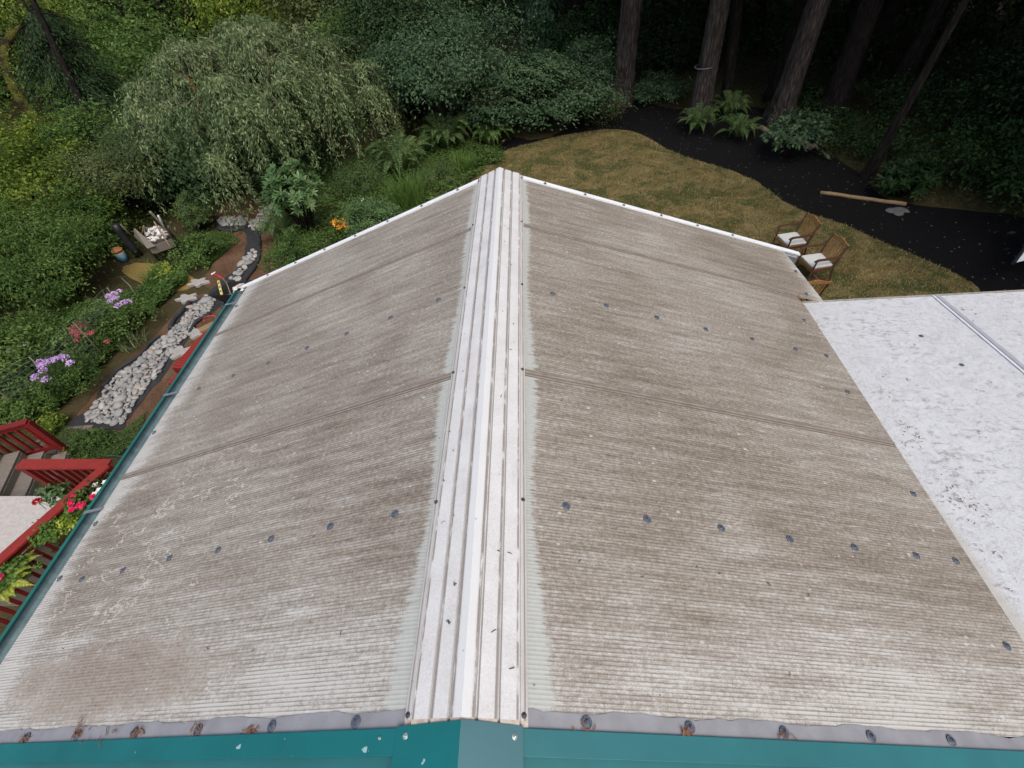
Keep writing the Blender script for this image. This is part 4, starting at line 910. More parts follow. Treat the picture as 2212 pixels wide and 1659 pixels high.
for i in range(34):
    f1, f2 = rng.uniform(.15, .85, 2); p = (bx[0]*(1-f1)+bx[1]*f1)*(1-f2)+(bx[3]*(1-f1)+bx[2]*f1)*f2; p[2] = zc-.05+rng.uniform(0, .15); a = rng.uniform(0, 6.3); l_ = rng.uniform(.05, .13)
    mb = MB(); mb.bar(p-np.array([cos(a), sin(a), rng.uniform(-.4, .4)])*l_, p+np.array([cos(a), sin(a), rng.uniform(-.4, .4)])*l_, rng.uniform(.04, .09), .03)
    o = mb.build('scrap_piece', M['paper' if i%4 else 'capend'], None); o.data.transform(Matrix.Translation(-Vector(p))); o.location = Vector(p); tag(o, 'broken whitish scrap heaped in the weathered wooden box', 'scrap', 'white scraps in the wooden box')
for i, (a, b, za, zb, r, mt, lab) in enumerate(((X(625, 730), X(825, 1040), GZ+1.15, GZ+.6, .022, 'logw', 'pale yellow stake leaning over the wooden scrap box'), (X(675, 660), X(765, 830), GZ+1.3, GZ+.7, .025, 'paper', 'thin white stake standing behind the wooden scrap box'), (X(580, 615), X(940, 990), GZ+1.4, GZ, .035, 'greywood', 'long grey pole leaning right of the wooden scrap box'), (X(735, 740), X(1050, 1290), GZ+1.2, GZ, .022, 'barkd', 'long thin dark pole slanting down onto the soil right of the scrap box'), (X(230, 765), X(420, 960), GZ+1.0, GZ+.3, .022, 'twig', 'pale stick poking out left of the black post'), (X(505, 780), X(480, 900), GZ+1.0, GZ+.6, .022, 'polew', 'short brown stick standing between the black post and the box'), (X(745, 1100), X(860, 1300), GZ+.5, GZ, .016, 'barkd', 'short dark stake on the straw patch in front of the box'))):
    A, B = onz(*a, za), onz(*b, zb); mb = MB(); mb.tube([A, (A+B)/2, B], r, 6); o = mb.build('stake', M[mt], None, True); o.data.transform(Matrix.Translation(-Vector(B))); o.location = Vector(B); tag(o, lab, 'stake')
Pb = G(*X(440, 1130)); zt_ = above(Pb, *X(320, 700)); mb = MB(); ts = np.linspace(0, 1, 6); mb.tube([(Pb[0]+.02*sin(t*7), Pb[1], GZ+(zt_-GZ)*t) for t in ts], [.12, .11, .11, .10, .10, .10], 10); o = mb.build('post', M['black'], None, True); o.data.transform(Matrix.Translation(-Vector(Pb))); o.location = Vector(Pb); tag(o, 'thick black wrapped post left of the wooden scrap box', 'post')
Pk = G(*X(280, 1190)); bk = thing('bucket', Pk, 'small blue bucket with orange top on the grass left of the black post', 'bucket')
mb = MB(); mb.lathe([(.10, 0), (.13, .22), (.12, .22), (.1, .02)], Pk, 16); mb.build('pail', M['blue'], bk, True)
mb = MB(); mb.lathe([(.125, .20), (.135, .26), (.13, .27)], Pk, 16); mb.build('rim', M['paper'], bk)
mb = MB(); mb.lathe([(.12, .272), (.16, .34), (.10, .40), (.02, .41)], Pk, 9); mb.build('lid', M['orange'], bk)
# tan scrap and red hose end by the bench
Pt = onz(447, 708, GZ+.45); mb = MB(); mb.bar(Pt-np.array([.12, .1, 0]), Pt+np.array([.12, .12, 0]), .16, .06); o = mb.build('wood_block', M['polew'], None, bevel=.004); o.data.transform(Matrix.Translation(-Vector(Pt))); o.location = Vector(Pt); tag(o, 'tan wood block on the far end of the long red bench', 'block')
mb = MB(); c = onz(456, 692, GZ+.5); th = np.linspace(0, 4.5, 14); mb.tube([c+np.array([.12*cos(a), .12*sin(a), .02*a]) for a in th], .018, 8); o = mb.build('red_hose_coil', plain('red_rubber', (.35, .03, .025), .5, .15), None, True); o.data.transform(Matrix.Translation(-Vector(c))); o.location = Vector(c); tag(o, 'small curled red hose beside the gutter end', 'hose')
# garden hoses
def hose(label, pts, r, mat):
    P = np.array([G(*p)+np.array([0, 0, r+p_z]) for p, p_z in pts]); ts = np.linspace(0, len(P)-1, len(P)*6); Q = np.stack([np.interp(ts, np.arange(len(P)), P[:, k]) for k in range(3)], 1); mb = MB(); mb.tube(Q, r, 8); o = mb.build('garden_hose', mat, None, True); o.data.transform(Matrix.Translation(-Vector(P[0]))); o.location = Vector(P[0]); tag(o, label, 'hose')
hose('pale teal garden hose arching in at the left edge above the stair railing', [((-20, 868), .35), ((2, 888), .32), ((18, 898), .28), ((45, 908), .2)], .02, M['hose'])
hose('dark green garden hose crossing the ground right of the stair post', [((150, 967), 0), ((175, 974), 0), ((205, 979), 0), ((235, 984), 0), ((270, 988), 0), ((300, 985), 0)], .018, M['wire'])
# wire netting fence
fw = thing('wire_fence', G(120, 850), 'thin dark wire netting fence in front of the phlox at lower left', 'fence')
fp = [G(-60, 925), G(60, 895), G(150, 850), G(232, 775), G(295, 700)]; seg = []
for a, b in zip(fp[:-1], fp[1:]): seg += [a+(b-a)*t for t in np.linspace(0, 1, 14)[:-1]]
seg.append(fp[-1]); seg = np.array(seg); H = .95
mb = MB()
for k in range(11):
    z = .05+k*.1; q = seg.copy(); q[:, 2] += z; q[:, 2] += .03*np.sin(np.arange(len(q))*.5+k*.2); mb.tube(q, .0035, 3, False)
for i in range(len(seg)): mb.tube([seg[i]+np.array([0, 0, .03]), seg[i]+np.array([.03, 0, H])], .004, 3, False)
mb.build('netting', M['netw'], fw)
for p in fp[:-1]+[fp[-1]]: mb = MB(); mb.tube([p, p+np.array([.04, .02, H+.12])], .012, 6); mb.build('stake', M['twig'], fw, True)

#PLANTS#
# ------------------------------------------------------------------ big trunks on the right
def trunk_tree(name, label, base, topx, topy0, wpx, barkm, H=24, crown_on=True, flare=1.5, seed=0, group=None, crown_z=(7.5, 24), cw=3.6, src=None, mid=None):
    rng = np.random.default_rng(seed); P = G(*base); r = wpx/2*depth(P)/F; d = ray(topx, topy0); t = np.linalg.norm((P-CAM)[:2])/np.linalg.norm(d[:2]); T = CAM+d*t
    lean = (T-P)/(T[2]-P[2]); root = thing(name, P, label, 'tree', group); zs = np.concatenate([[-.2, 0, .25, .6, 1.2, 2.2], np.linspace(4, H, 12)]); pts = []; rad = []
    for z in zs:
        k = lean*z if z < 6 else lean*6+(lean*(z-6)*.35); pts.append(P+np.array([k[0], k[1], z])); rad.append(r*(1+(flare-1)*math.exp(-max(z, 0)/.45))*(1-.8*max(z, 0)/H*.95))
    mb = MB(); n = 20; base_n = len(mb.v); mb.tube(pts, rad, n)
    V = np.array(mb.v); ph = rng.uniform(0, 6, 3)
    for i in range(len(zs)):
        for k_ in range(n):
            a = 2*pi*k_/n; f = 1+.06*sin(3*a+ph[0])+.04*sin(5*a+ph[1])+(.16*sin(4*a+ph[2]) if zs[i] < .5 else 0); j = i*n+k_; V[j] = pts[i]+(V[j]-pts[i])*f
    mb.v = [tuple(v) for v in V]; mb.build('trunk', M[barkm], root, True)
    if crown_on:
        if src is not None:
            o = src.copy(); COL.objects.link(o); o.parent = root; o.rotation_euler.z = rng.uniform(0, 6.3); return root, o
        PP, DD, NN = [], [], []; zc_ = np.linspace(crown_z[0], H, 34)
        for i, z in enumerate(zc_):
            R = cw*(1-(z-crown_z[0])/(H-crown_z[0]))**.7+.3
            for k_ in range(7):
                a = rng.uniform(0, 2*pi); ll = R*rng.uniform(.6, 1.15); ts = rng.uniform(.12, 1, 46)**.8; o_ = np.array([cos(a), sin(a), 0])
                q = P+np.array([0, 0, z])+o_*(ll*ts)[:, None]+np.array([0, 0, 1])*(-.35*ll*ts**1.7)[:, None]+rng.normal(size=(46, 3))*np.array([.22, .22, .1])
                PP.append(q); s_ = np.array([-sin(a), cos(a), 0]); DD.append(o_*.6+s_*rng.choice([-1, 1], 46)[:, None]*.8-np.array([0, 0, .4])); NN.append(np.tile([0, 0, 1.], (46, 1))+rng.normal(size=(46, 3))*.3)
        PP, DD, NN = map(np.concatenate, (PP, DD, NN)); o = leaf_obj('crown', L['dark'], root, PP, DD, NN, rng.uniform(.3, .55, len(PP)), rng.uniform(.14, .25, len(PP))); return root, o
    return root, None
_, CR = trunk_tree('fir_tree', 'thick furrowed grey fir trunk at the mulch tip, farthest left of the big trunks', (1342, 221), 1366, 0, 42, 'bark', seed=1)
t2, _ = trunk_tree('fir_tree', 'tall fir trunk with a pale strap round it, ferns growing at its foot', (1508, 256), 1556, 0, 40, 'bark', seed=2, src=CR)
trunk_tree('fir_tree', 'slim dark trunk just right of and behind the strapped fir trunk', (1567, 228), 1590, 40, 22, 'barkd', seed=3, src=CR, flare=1.2)
trunk_tree('fir_tree', 'thick dim leaning fir trunk standing behind the small maple on the mulch', (1683, 256), 1771, 0, 44, 'bark', seed=4, src=CR)
trunk_tree('fir_tree', 'very dark thick fir trunk second from the right, right of the dim leaning trunk', (1795, 246), 1884, 0, 46, 'barkd', seed=5, src=CR)
trunk_tree('fir_tree', 'dark slimmer fir trunk right beside the very dark thick one', (1862, 166), 1934, 0, 26, 'barkd', seed=6, src=CR, flare=1.2)
trunk_tree('leaning_tree', 'thin black leaning trunk rising from the outer edge of the mulch near the tan pole', (1872, 383), 1990, 172, 19, 'barkd', seed=7, crown_on=False, flare=1.4, H=8)
trunk_tree('leaning_tree', 'thin leaning trunk high in the dim right corner of the photo', (2155, 190), 2205, 90, 14, 'barkd', seed=8, crown_on=False, flare=1.2, H=7)
for i, (x, y, tx, w_, lab) in enumerate(((1245, 118, 1249, 26, 'dim straight background trunk, left one of the pair left of the first big fir'), (1291, 118, 1297, 24, 'dim straight background trunk, right one of the pair left of the first big fir'), (1218, 110, 1220, 12, 'thin background trunk left of the dim pair near the top of the photo'), (1640, 95, 1652, 16, 'distant straight trunk seen between the strapped fir and the dim leaning fir'), (1448, 60, 1455, 13, 'distant thin trunk between the first two big firs'), (2010, 120, 2040, 24, 'distant dark trunk high up in the gloom right of the slimmer fir'), (2110, 70, 2150, 20, 'distant dark trunk nearest the top right corner'), (1100, 60, 1098, 16, 'distant dark trunk above the layered maple'), (840, 60, 828, 18, 'distant dark trunk above the right shoulder of the weeping tree'))):
    trunk_tree('background_tree', lab, (x, y), tx, -40, w_, 'barkd', seed=20+i, src=CR, flare=1.15, group='distant trunks in the forest')
# strap on the second trunk
Pm = G(1508, 256); zz = above(Pm, 1524, 142); mb = MB(); r_ = 20*depth(Pm)/F*.98; d_ = ray(1524, 142); tt_ = np.linalg.norm((Pm-CAM)[:2])/np.linalg.norm(d_[:2]); Cc = CAM+d_*tt_
mb.tube([Cc+np.array([r_*cos(a), r_*sin(a), .04*cos(a)]) for a in np.linspace(0, 2*pi, 25)], .022, 6); o = mb.build('trunk_strap', M['dgrey'], t2, True)
# off-frame firs that shade the right side of the garden (their tops are out of the photo, their shade is not)
for i, (x, y) in enumerate(((9.5, 20), (13, 18.5), (16, 14), (17, 9.5), (13.5, 24), (19, 19), (6, 27), (10, 28), (22, 13), (16, 27), (21, 25), (24, 8), (5, 32), (12, 34), (20, 33), (14.5, 5.0), (18, 3), (27, 18))):
    P = np.array([x, y, GZ]); r = thing('fir_tree', P, 'tall dark fir standing in the gloomy forest beyond the lawn and mulch', 'tree', 'firs deep in the forest'); mb = MB(); mb.tube([P+np.array([.1*sin(z), .1*cos(z*.7), z]) for z in (-.2, .3, 2, 6, 12, 18, 24)], [.42, .3, .26, .22, .16, .1, .03], 10); mb.build('trunk', M['barkd'], r, True)
    o = CR.copy(); COL.objects.link(o); o.parent = r; o.rotation_euler.z = i*1.3; o.scale = (1.25, 1.25, 1)

# ------------------------------------------------------------------ weeping tree
def weeping():
    rng = np.random.default_rng(42); P = G(520, 372); zt = above(P, 560, 78); h = zt-GZ; h *= 1.08; rx = 288*depth(P)/F; c = P+np.array([1.75, .3, 0]); root = thing('weeping_tree', P, 'big dome shaped weeping tree with silvery hanging leaves, left of centre', 'tree')
    pp, dd, nn = [], [], []; mbt = MB(); tips = []
    limbs_ = []
    for k in range(74):
        a = rng.uniform(0, 2*pi); f = rng.uniform(0, 1)**.55; o_ = np.array([cos(a), sin(a), 0]); r0 = rx*f*.86
        apex = c+o_*r0+np.array([0, 0, h*(1-.50*f**2.4)*rng.uniform(.78, 1.06)]); sub = rng.uniform(.55, 1.45); limbs_.append(apex)
        root_pt = c+np.array([0, 0, h*.62]); tl = np.linspace(0, 1, 8)[:, None]; br = (1-tl)**2*root_pt+2*tl*(1-tl)*((root_pt+apex)/2+np.array([0, 0, h*.14]))+tl**2*apex; mbt.tube(br, np.linspace(.035, .012, 8), 4, False)
        for q_ in range(int(rng.integers(16, 30))):
            b = a+rng.normal()*1.5; o2 = np.array([cos(b), sin(b), 0]); ln = h*rng.uniform(.16, .5)*(.7+.5*f); out = sub*rng.uniform(.35, 1.); ts = np.linspace(0, 1, 8)[:, None]
            q = apex+rng.normal(size=3)*.06+o2*out*(1-(1-ts)**1.8)+np.array([0, 0, 1])*(.22*sub*np.sin(ts*pi*.9)*(1-ts)-ln*ts**2.)+rng.normal(size=3)*np.array([.12, .12, 0])*ts
            q[:, 2] = np.maximum(q[:, 2], GZ+.1); nl = int((ln+out)*34); tt_ = rng.uniform(0, 1, nl)**.85; ip = np.stack([np.interp(tt_, ts[:, 0], q[:, j_]) for j_ in range(3)], 1)+rng.normal(size=(nl, 3))*.05
            pp.append(ip); dd.append(np.tile([0, 0, -.8], (nl, 1))+o2*.45+rng.normal(size=(nl, 3))*.45); nn.append(o2*.6+np.array([0, 0, .7])+rng.normal(size=(nl, 3))*.45)
            if q_ < 5: mbt.tube(q[[0, 1, 2, 4, 6]], np.linspace(.011, .004, 5), 3, False)
        if k%3 == 0: tips.append(apex)
    P_, D_, N_ = map(np.concatenate, (pp, dd, nn)); n = len(P_); leaf_obj('crown', L['silver'], root, P_, D_, N_, rng.uniform(.08, .15, n), rng.uniform(.026, .045, n), .4, .04)
    mbt.build('hanging_twigs', M['twig'], root)
    mb = MB(); mb.tube([P+np.array([0, 0, -.1]), P+np.array([.1, .05, .8]), P+np.array([.3, .1, 1.7])], [.24, .18, .15], 10); limbs(mb, P+np.array([.3, .1, 1.6]), tips, .07, rng); mb.build('trunk', M['barkd'], root, True)
    for (x, y), zz_, sd_ in (((505, 212), .80, .16), ((420, 200), .78, .10)):
        pt = CAM+ray(x, y)*(depth(P)-rx*zz_); mb = MB(); tw = [pt+np.array([.05, 0, .45]), pt+np.array([.02, .02, .2]), pt-np.array([0, 0, .1]), pt-np.array([.03, 0, .35])]; mb.tube(tw, .012, 4)
        for _ in range(26):
            t_ = rng.uniform(0, 1); b_ = np.array([np.interp(t_*3, range(4), [w_[j_] for w_ in tw]) for j_ in range(3)]); e_ = b_+np.array([rng.normal()*.09, rng.normal()*.09, -rng.uniform(.04, .15)]); sd2 = unit(np.cross(e_-b_, rng.normal(size=3)))*.022; mb.add([b_, (b_+e_)/2+sd2, e_, (b_+e_)/2-sd2], [(0, 1, 2, 3)])
        mb.build('dead_sprig', L['rust'], root)
weeping()

# inner fill so that the dome is not see-through
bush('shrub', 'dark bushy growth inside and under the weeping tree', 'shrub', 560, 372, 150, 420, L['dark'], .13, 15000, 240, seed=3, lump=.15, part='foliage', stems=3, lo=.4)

# ------------------------------------------------------------------ left trees and shrubs
def shr(label, bx, by, ty, w_, mat, leaf, n, seed, **k): return bush(k.pop('name', 'shrub'), label, k.pop('cat', 'shrub'), bx, by, ty, w_, L[mat], leaf, n, seed=seed, **k)
shr('bright green vine covered mound at the left edge, lit yellow green on top', 90, 520, 262, 350, 'bright', .12, 24000, 1, clusters=320, lump=.35, spread=.24)
shr('tall bright green leafy plume rising above the vine mound', 158, 420, 248, 110, 'bright', .12, 6000, 2, clusters=90)
shr('dense mid green shrub below the vine mound at the left edge', 35, 640, 420, 260, 'mid', .10, 16000, 3, clusters=220, spread=.2)
shr('feathery dull green shrub between the vine mound and the purple phlox', 150, 640, 445, 220, 'mid', .10, 15000, 4, clusters=220, lump=.35, asp=.3)
shr('mid green shrub left of the black post', 225, 540, 400, 140, 'mid', .09, 9000, 5, clusters=130)
shr('light green leafy spray hanging over the black post', 262, 452, 385, 90, 'rhodo', .11, 2600, 6, clusters=50, low=.45)
shr('olive green small-leaved tree crown on two dark trunks above the scrap box', 330, 462, 268, 190, 'olive', .08, 17000, 7, clusters=220, low=.30, name='small_tree', cat='tree', part='crown', stem='trunk', stems=2, stemr=.11)
shr('mid green shrub behind the olive tree, left of the weeping tree', 270, 420, 225, 170, 'mid', .11, 12000, 8, clusters=160, low=.1)
shr('pale feathery green shrub right of the scrap box', 438, 492, 408, 72, 'fern', .08, 5000, 9, clusters=80, asp=.3)
shr('low leafy weeds between the scrap box and the bare soil', 440, 560, 505, 90, 'cover', .07, 3500, 10, clusters=80)
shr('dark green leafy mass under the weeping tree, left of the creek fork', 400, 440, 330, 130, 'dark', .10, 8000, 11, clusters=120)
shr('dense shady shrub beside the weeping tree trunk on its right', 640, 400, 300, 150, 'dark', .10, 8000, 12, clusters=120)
shr('low leafy shrub left of the phlox by the wire fence', 60, 800, 680, 190, 'mid', .08, 9000, 13, clusters=150, lump=.35)
shr('grassy green shrub between the two phlox clumps', 215, 745, 655, 140, 'cover', .07, 6000, 14, clusters=110)
shr('dark green shrub along the wire fence at the lower left edge', 30, 885, 825, 170, 'mid', .08, 8000, 15, clusters=150)
shr('small yellow flecked weed in front of the scrap box', 366, 598, 570, 50, 'lime', .05, 700, 16, clusters=40)
shr('small bright weed growing by the paver path', 118, 925, 893, 46, 'bright', .09, 500, 17, clusters=26)
shr('low green weeds right of the paver path', 205, 962, 932, 80, 'cover', .05, 1800, 18, clusters=50)

# rhododendron: whorls of long leaves
def whorled(name, label, bx, by, ty, w_, nw_, leaf, seed, mat='rhodo', low=.1):
    rng = np.random.default_rng(seed); P = G(bx, by); zt = above(P, bx, ty); h = zt-GZ; rx = w_/2*depth(P)/F; root = thing(name, P, label, 'shrub'); d = unit(rng.normal(size=(nw_*3, 3))); d = d[d[:, 2] > -.5][:nw_]
    cc = P+np.array([0, 0, h*(.5+low/2)])+d*np.array([rx, rx, h*(.5-low/2)])*(rng.uniform(.55, 1.05, len(d))*(1+.22*lumpy(d, rng)))[:, None]; pp, dd, nn = [], [], []
    for c, dr in zip(cc, d):
        ax = unit(dr*.7+np.array([0, 0, .8])+rng.normal(size=3)*.25); s = unit(np.cross(ax, (.3, .9, .1))); t = np.cross(ax, s); m = rng.integers(6, 10)
        for k in range(m): a = 2*pi*k/m+rng.uniform(-.2, .2); v = s*cos(a)+t*sin(a); pp.append(c); dd.append(v+ax*rng.uniform(.0, .5)); nn.append(ax-v*.2)
    n = len(pp); leaf_obj('foliage', L[mat], root, np.array(pp), np.array(dd), np.array(nn), rng.uniform(.75, 1.2, n)*leaf, rng.uniform(.75, 1.1, n)*leaf*.33, .55, .03)
    mb = MB(); 
    for i in range(4): limbs(mb, P+np.array([*rng.normal(size=2)*.1, -.05]), cc[rng.integers(0, len(cc), 9)], .03, rng)
    mb.build('stem', M['barkd'], root, True)
whorled('rhododendron', 'glossy light green rhododendron with whorled leaves right of the creek fork', 672, 505, 345, 112, 210, .19, 5, low=.34)
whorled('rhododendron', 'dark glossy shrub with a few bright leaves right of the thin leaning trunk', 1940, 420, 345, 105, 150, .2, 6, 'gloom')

# centre: conifers, layered maple, other shrubs
shr('tall dark evergreen filling the gap between weeping tree and maple', 900, 250, -60, 210, 'dark', .13, 26000, 30, clusters=330, name='evergreen_tree', cat='tree', part='crown', stem='trunk', stems=2, stemr=.14)
shr('grey green broad leaved tree above and left of the layered maple', 965, 290, 40, 250, 'maple', .12, 20000, 31, clusters=260, name='broadleaf_tree', cat='tree', part='crown', stem='trunk', low=.15, stemr=.1, lump=.4)
shr('olive tinged bushy tree at the right shoulder of the weeping tree', 800, 240, 20, 190, 'mid', .12, 16000, 32, clusters=200, name='bushy_tree', cat='tree', part='crown', stem='trunk')
shr('dim leafy shrub left of the first big fir trunk', 1262, 225, 105, 120, 'maple', .11, 9000, 33, clusters=130)
shr('dark feathery shrub on the right foot of the first big fir', 1420, 216, 168, 100, 'maple', .09, 6000, 34, clusters=100)
def layered():
    rng = np.random.default_rng(8); P = G(1136, 268); root = thing('layered_maple', P, 'wide maple with flat blue green layers of leaves, centre of the photo beyond the ridge', 'tree'); rx = 170*depth(P)/F; zt = above(P, 1130, 105); h = zt-GZ; pp = []; dd = []; nn = []; cs = []
    for k in range(105):
        f = rng.uniform(0, 1)**.55; a = rng.uniform(0, 2*pi); z = rng.uniform(.40, 1.); R = rx*1.0*(1-.62*max(0, (z-.4)/.6)**1.8)*(1-.15*sin(3*a)); c = P+np.array([cos(a)*R*f, sin(a)*R*f*.8, h*z*(1.-.14*f)]); cs.append(c); m = rng.integers(220, 420)
        q = c+rng.normal(size=(m, 3))*np.array([.55, .42, .035])*rng.uniform(.5, 1.15); r_ = np.hypot(*(q-c)[:, :2].T); q[:, 2] -= .20*r_**1.5+.10*np.sin((q[:, 0]+q[:, 1])*5); pp.append(q); o_ = unit(q-c+rng.normal(size=(m, 3))*.4); o_[:, 2] = -.25; dd.append(o_); nn.append(np.tile([0, 0, 1.], (m, 1))+rng.normal(size=(m, 3))*.22)
    pp, dd, nn = map(np.concatenate, (pp, dd, nn)); n = len(pp); leaf_obj('crown', L['maple'], root, pp, dd, nn, rng.uniform(.08, .15, n), rng.uniform(.04, .08, n))
    mb = MB()
    for i in range(5): limbs(mb, P+np.array([*rng.normal(size=2)*.15, -.05]), [cs[j] for j in rng.integers(0, len(cs), 5)], .07, rng)
    mb.build('trunk', M['barkd'], root, True)
layered()
# drooping cedar
def drooping(name, label, base, topx, ty, w_, seed, mat='cedar', n=150, dens=120, zl=.12, leafs=(.12, .24), barkn='barkd', lean=None):
    rng = np.random.default_rng(seed); P = G(*base); zt = above(P, topx, ty); h = zt-GZ; rx = w_/2*depth(P)/F; root = thing(name, P, label, 'tree'); pp, dd, nn = [], [], []; mb = MB(); ln = np.zeros(3) if lean is None else np.array(lean)
    tr = lambda z: P+ln*z+np.array([0, 0, z]); mb.tube([tr(z) for z in np.linspace(-.2, h*1.05, 9)], np.linspace(.2, .05, 9), 8)
    for k in range(n):
        z = h*rng.uniform(zl, 1.); a = rng.uniform(0, 2*pi); R = rx*(1-(z/h)*.55)*rng.uniform(.55, 1.1); o_ = np.array([cos(a), sin(a), 0]); ts = np.linspace(0, 1, 6)[:, None]; q = tr(z)+o_*R*ts+np.array([0, 0, 1])*(.15*R*ts-.55*R*ts**2.2); mb.tube(q, np.linspace(.035, .008, 6), 4, False)
        m = dens; t = rng.uniform(.1, 1, m); ip = np.stack([np.interp(t, ts[:, 0], q[:, j]) for j in range(3)], 1); s_ = np.array([-sin(a), cos(a), 0]); sd = rng.normal(size=m)*R*.16; ip = ip+s_*sd[:, None]; ip[:, 2] -= np.abs(sd)*.5+rng.exponential(.09, m); pp.append(ip); dd.append(o_*.3+s_*np.sign(sd)[:, None]*.4-np.array([0, 0, .9])+rng.normal(size=(m, 3))*.25); nn.append(np.array([0, 0, .7])+o_*.7+rng.normal(size=(m, 3))*.3)
    pp, dd, nn = map(np.concatenate, (pp, dd, nn)); m = len(pp); leaf_obj('crown', L[mat], root, pp, dd, nn, rng.uniform(*leafs, m), rng.uniform(leafs[0]*.3, leafs[1]*.35, m)); mb.build('trunk', M[barkn], root, True)
drooping('cedar_tree', 'blue green cedar with drooping sprays at the top behind the weeping tree', (845, 205), 840, -70, 190, 51, n=130, dens=130)
drooping('cedar_tree', 'dim cedar with drooping sprays above the left end of the layered maple', (1010, 190), 1000, -60, 190, 52, n=120, dens=120, mat='dark')
drooping('cedar_tree', 'dim green cedar left of the pair of background trunks', (1180, 150), 1165, -40, 150, 53, n=110, dens=110)
drooping('leaning_conifer', 'leaning dark trunked conifer with black drooping boughs at upper left', (262, 318), 78, 9, 300, 54, mat='dark', n=130, dens=260, zl=.10, leafs=(.07, .14), lean=None)
# bare leaning trunk at upper left and mossy forked tree
trunk_tree('leaning_tree', 'dark straight leaning trunk crossing the black conifer at upper left', (236, 345), 74, 8, 17, 'barkd', seed=60, crown_on=False, flare=1.2, H=9)
P = G(88, 275); r = thing('mossy_tree', P, 'crooked mossy tree with an arched yellow green limb in the top left corner', 'tree'); dpt = depth(P)
def pt(x, y, k=1.): return CAM+ray(x, y)*dpt*k
mb = MB(); ctl = np.array([P-np.array([0, 0, .2]), pt(60, 240), pt(35, 195), pt(12, 150), pt(8, 110), pt(20, 80), pt(45, 62), pt(72, 48), pt(95, 40)]); ts = np.linspace(0, 8, 33); Q = np.stack([np.interp(ts, np.arange(9), ctl[:, k]) for k in range(3)], 1)
for _ in range(3): Q[1:-1] = (Q[:-2]+Q[1:-1]*2+Q[2:])/4
mb.tube(Q, np.linspace(.33, .10, 33)*dpt/24, 10); mb.tube([pt(12, 150), pt(0, 100), pt(-15, 40), pt(-20, -30)], [.22, .18, .14, .1], 8); mb.tube([pt(35, 195), pt(5, 190), pt(-40, 170)], [.14, .1, .06], 8); mb.build('trunk', M['barkm'], r, True)
rg = np.random.default_rng(61); Pp, D, N, cc = crown(rg, pt(10, 60), (3, 2.5, 2.2), 70, 40, .3); leaf_obj('crown', L['olive'], r, Pp, D, N, .12, .06)
for i, (x, y, tx, ty, w_, lab) in enumerate(((388, 175, 335, -30, 13, 'thin dark trunk behind the left shoulder of the weeping tree, leftmost of the row'), (440, 165, 395, -30, 17, 'dark forked trunk behind the weeping tree top, second of the row from the left'), (575, 150, 560, -30, 11, 'slender dark trunk behind the weeping tree top, middle of the row'), (700, 150, 683, -30, 11, 'slender dark trunk behind the weeping tree, fourth of the row from the left'), (775, 150, 765, -30, 9, 'slim dark trunk at the right shoulder of the weeping tree, rightmost of the row'), (292, 190, 250, -30, 11, 'slim dark trunk between the black conifer and the weeping tree'))):
    r_, _ = trunk_tree('thin_tree', lab, (x, y), tx, ty, w_, 'barkd', seed=70+i, crown_on=False, flare=1.2, H=10); rg = np.random.default_rng(170+i); mb = MB(); b0 = G(x, y)
    d_ = ray(tx, ty); t_ = np.linalg.norm((b0-CAM)[:2])/np.linalg.norm(d_[:2]); tt2 = CAM+d_*t_
    for k in range(9):
        q0 = b0+(tt2-b0)*rg.uniform(.3, .95); a = rg.uniform(0, 2*pi); e1 = q0+np.array([cos(a), sin(a), rg.uniform(.3, 1.1)])*rg.uniform(.9, 2.2); mb.tube([q0, (q0+e1)/2+rg.normal(size=3)*.12, e1], [.06, .04, .015], 5)
    mb.build('branch', M['barkd'], r_, True)
for i, (x, y, ty, w_, mt, lab) in enumerate(((180, 175, -120, 260, 'bright', 'sunlit yellow green tree crown behind the black leaning conifer'), (420, 150, -120, 240, 'mid', 'leafy green tree behind the left half of the weeping tree'), (620, 135, -120, 240, 'bright', 'airy sunlit tree directly behind the weeping tree top'), (20, 205, -100, 220, 'bright', 'bright leafy tree at the top left edge behind the mossy tree'), (760, 150, -90, 170, 'olive', 'olive leafy tree behind the right half of the weeping tree'), (330, 260, 110, 170, 'mid', 'mid green bush between the leaning conifer and the weeping tree'))):
    shr(lab, x, y, ty, w_, mt, .19, 15000, 80+i, clusters=230, name='leafy_tree', cat='tree', part='crown', stem='trunk', stems=3, stemr=.12, lump=.4, spread=.5)

# ------------------------------------------------------------------ forest understorey (uncountable)
def undergrowth(name, label, boxes, mat, seed, leaf=.2, per=900, kindn='undergrowth'):
    rng = np.random.default_rng(seed); A, B, Cn, S_ = [], [], [], []
    for (x, y, rr, h) in boxes:
        Pp, D, N, cc = crown(rng, (x, y, GZ+h*.45), (rr, rr, h*.55), 40, per//40, rr*.16, .45, .35)
        Pp[:, 2] = np.maximum(Pp[:, 2], GZ+.03); A.append(Pp); B.append(D); Cn.append(N)
    A, B, Cn = map(np.concatenate, (A, B, Cn)); n = len(A); o = leaf_obj(name, L[mat], None, A, B, Cn, rng.uniform(.6, 1.3, n)*leaf, rng.uniform(.6, 1.2, n)*leaf*.5); tag(o, label, kindn, kind='stuff')
rng = np.random.default_rng(90)
def arcs(a0, a1, d0, d1, n, r, h):
    out = []
    for _ in range(n):
        a = radians(rng.uniform(a0, a1)); d = rng.uniform(d0, d1); out.append((CAM[0]+sin(a)*d, CAM[1]+cos(a)*d, rng.uniform(*r), rng.uniform(*h)))
    return out
undergrowth('woodland_backdrop', 'hazy sunlit wall of far forest leaves along the top left', arcs(-62, -8, 42, 60, 95, (2.5, 4.), (6, 11)), 'bright', 91, .36, 1400)
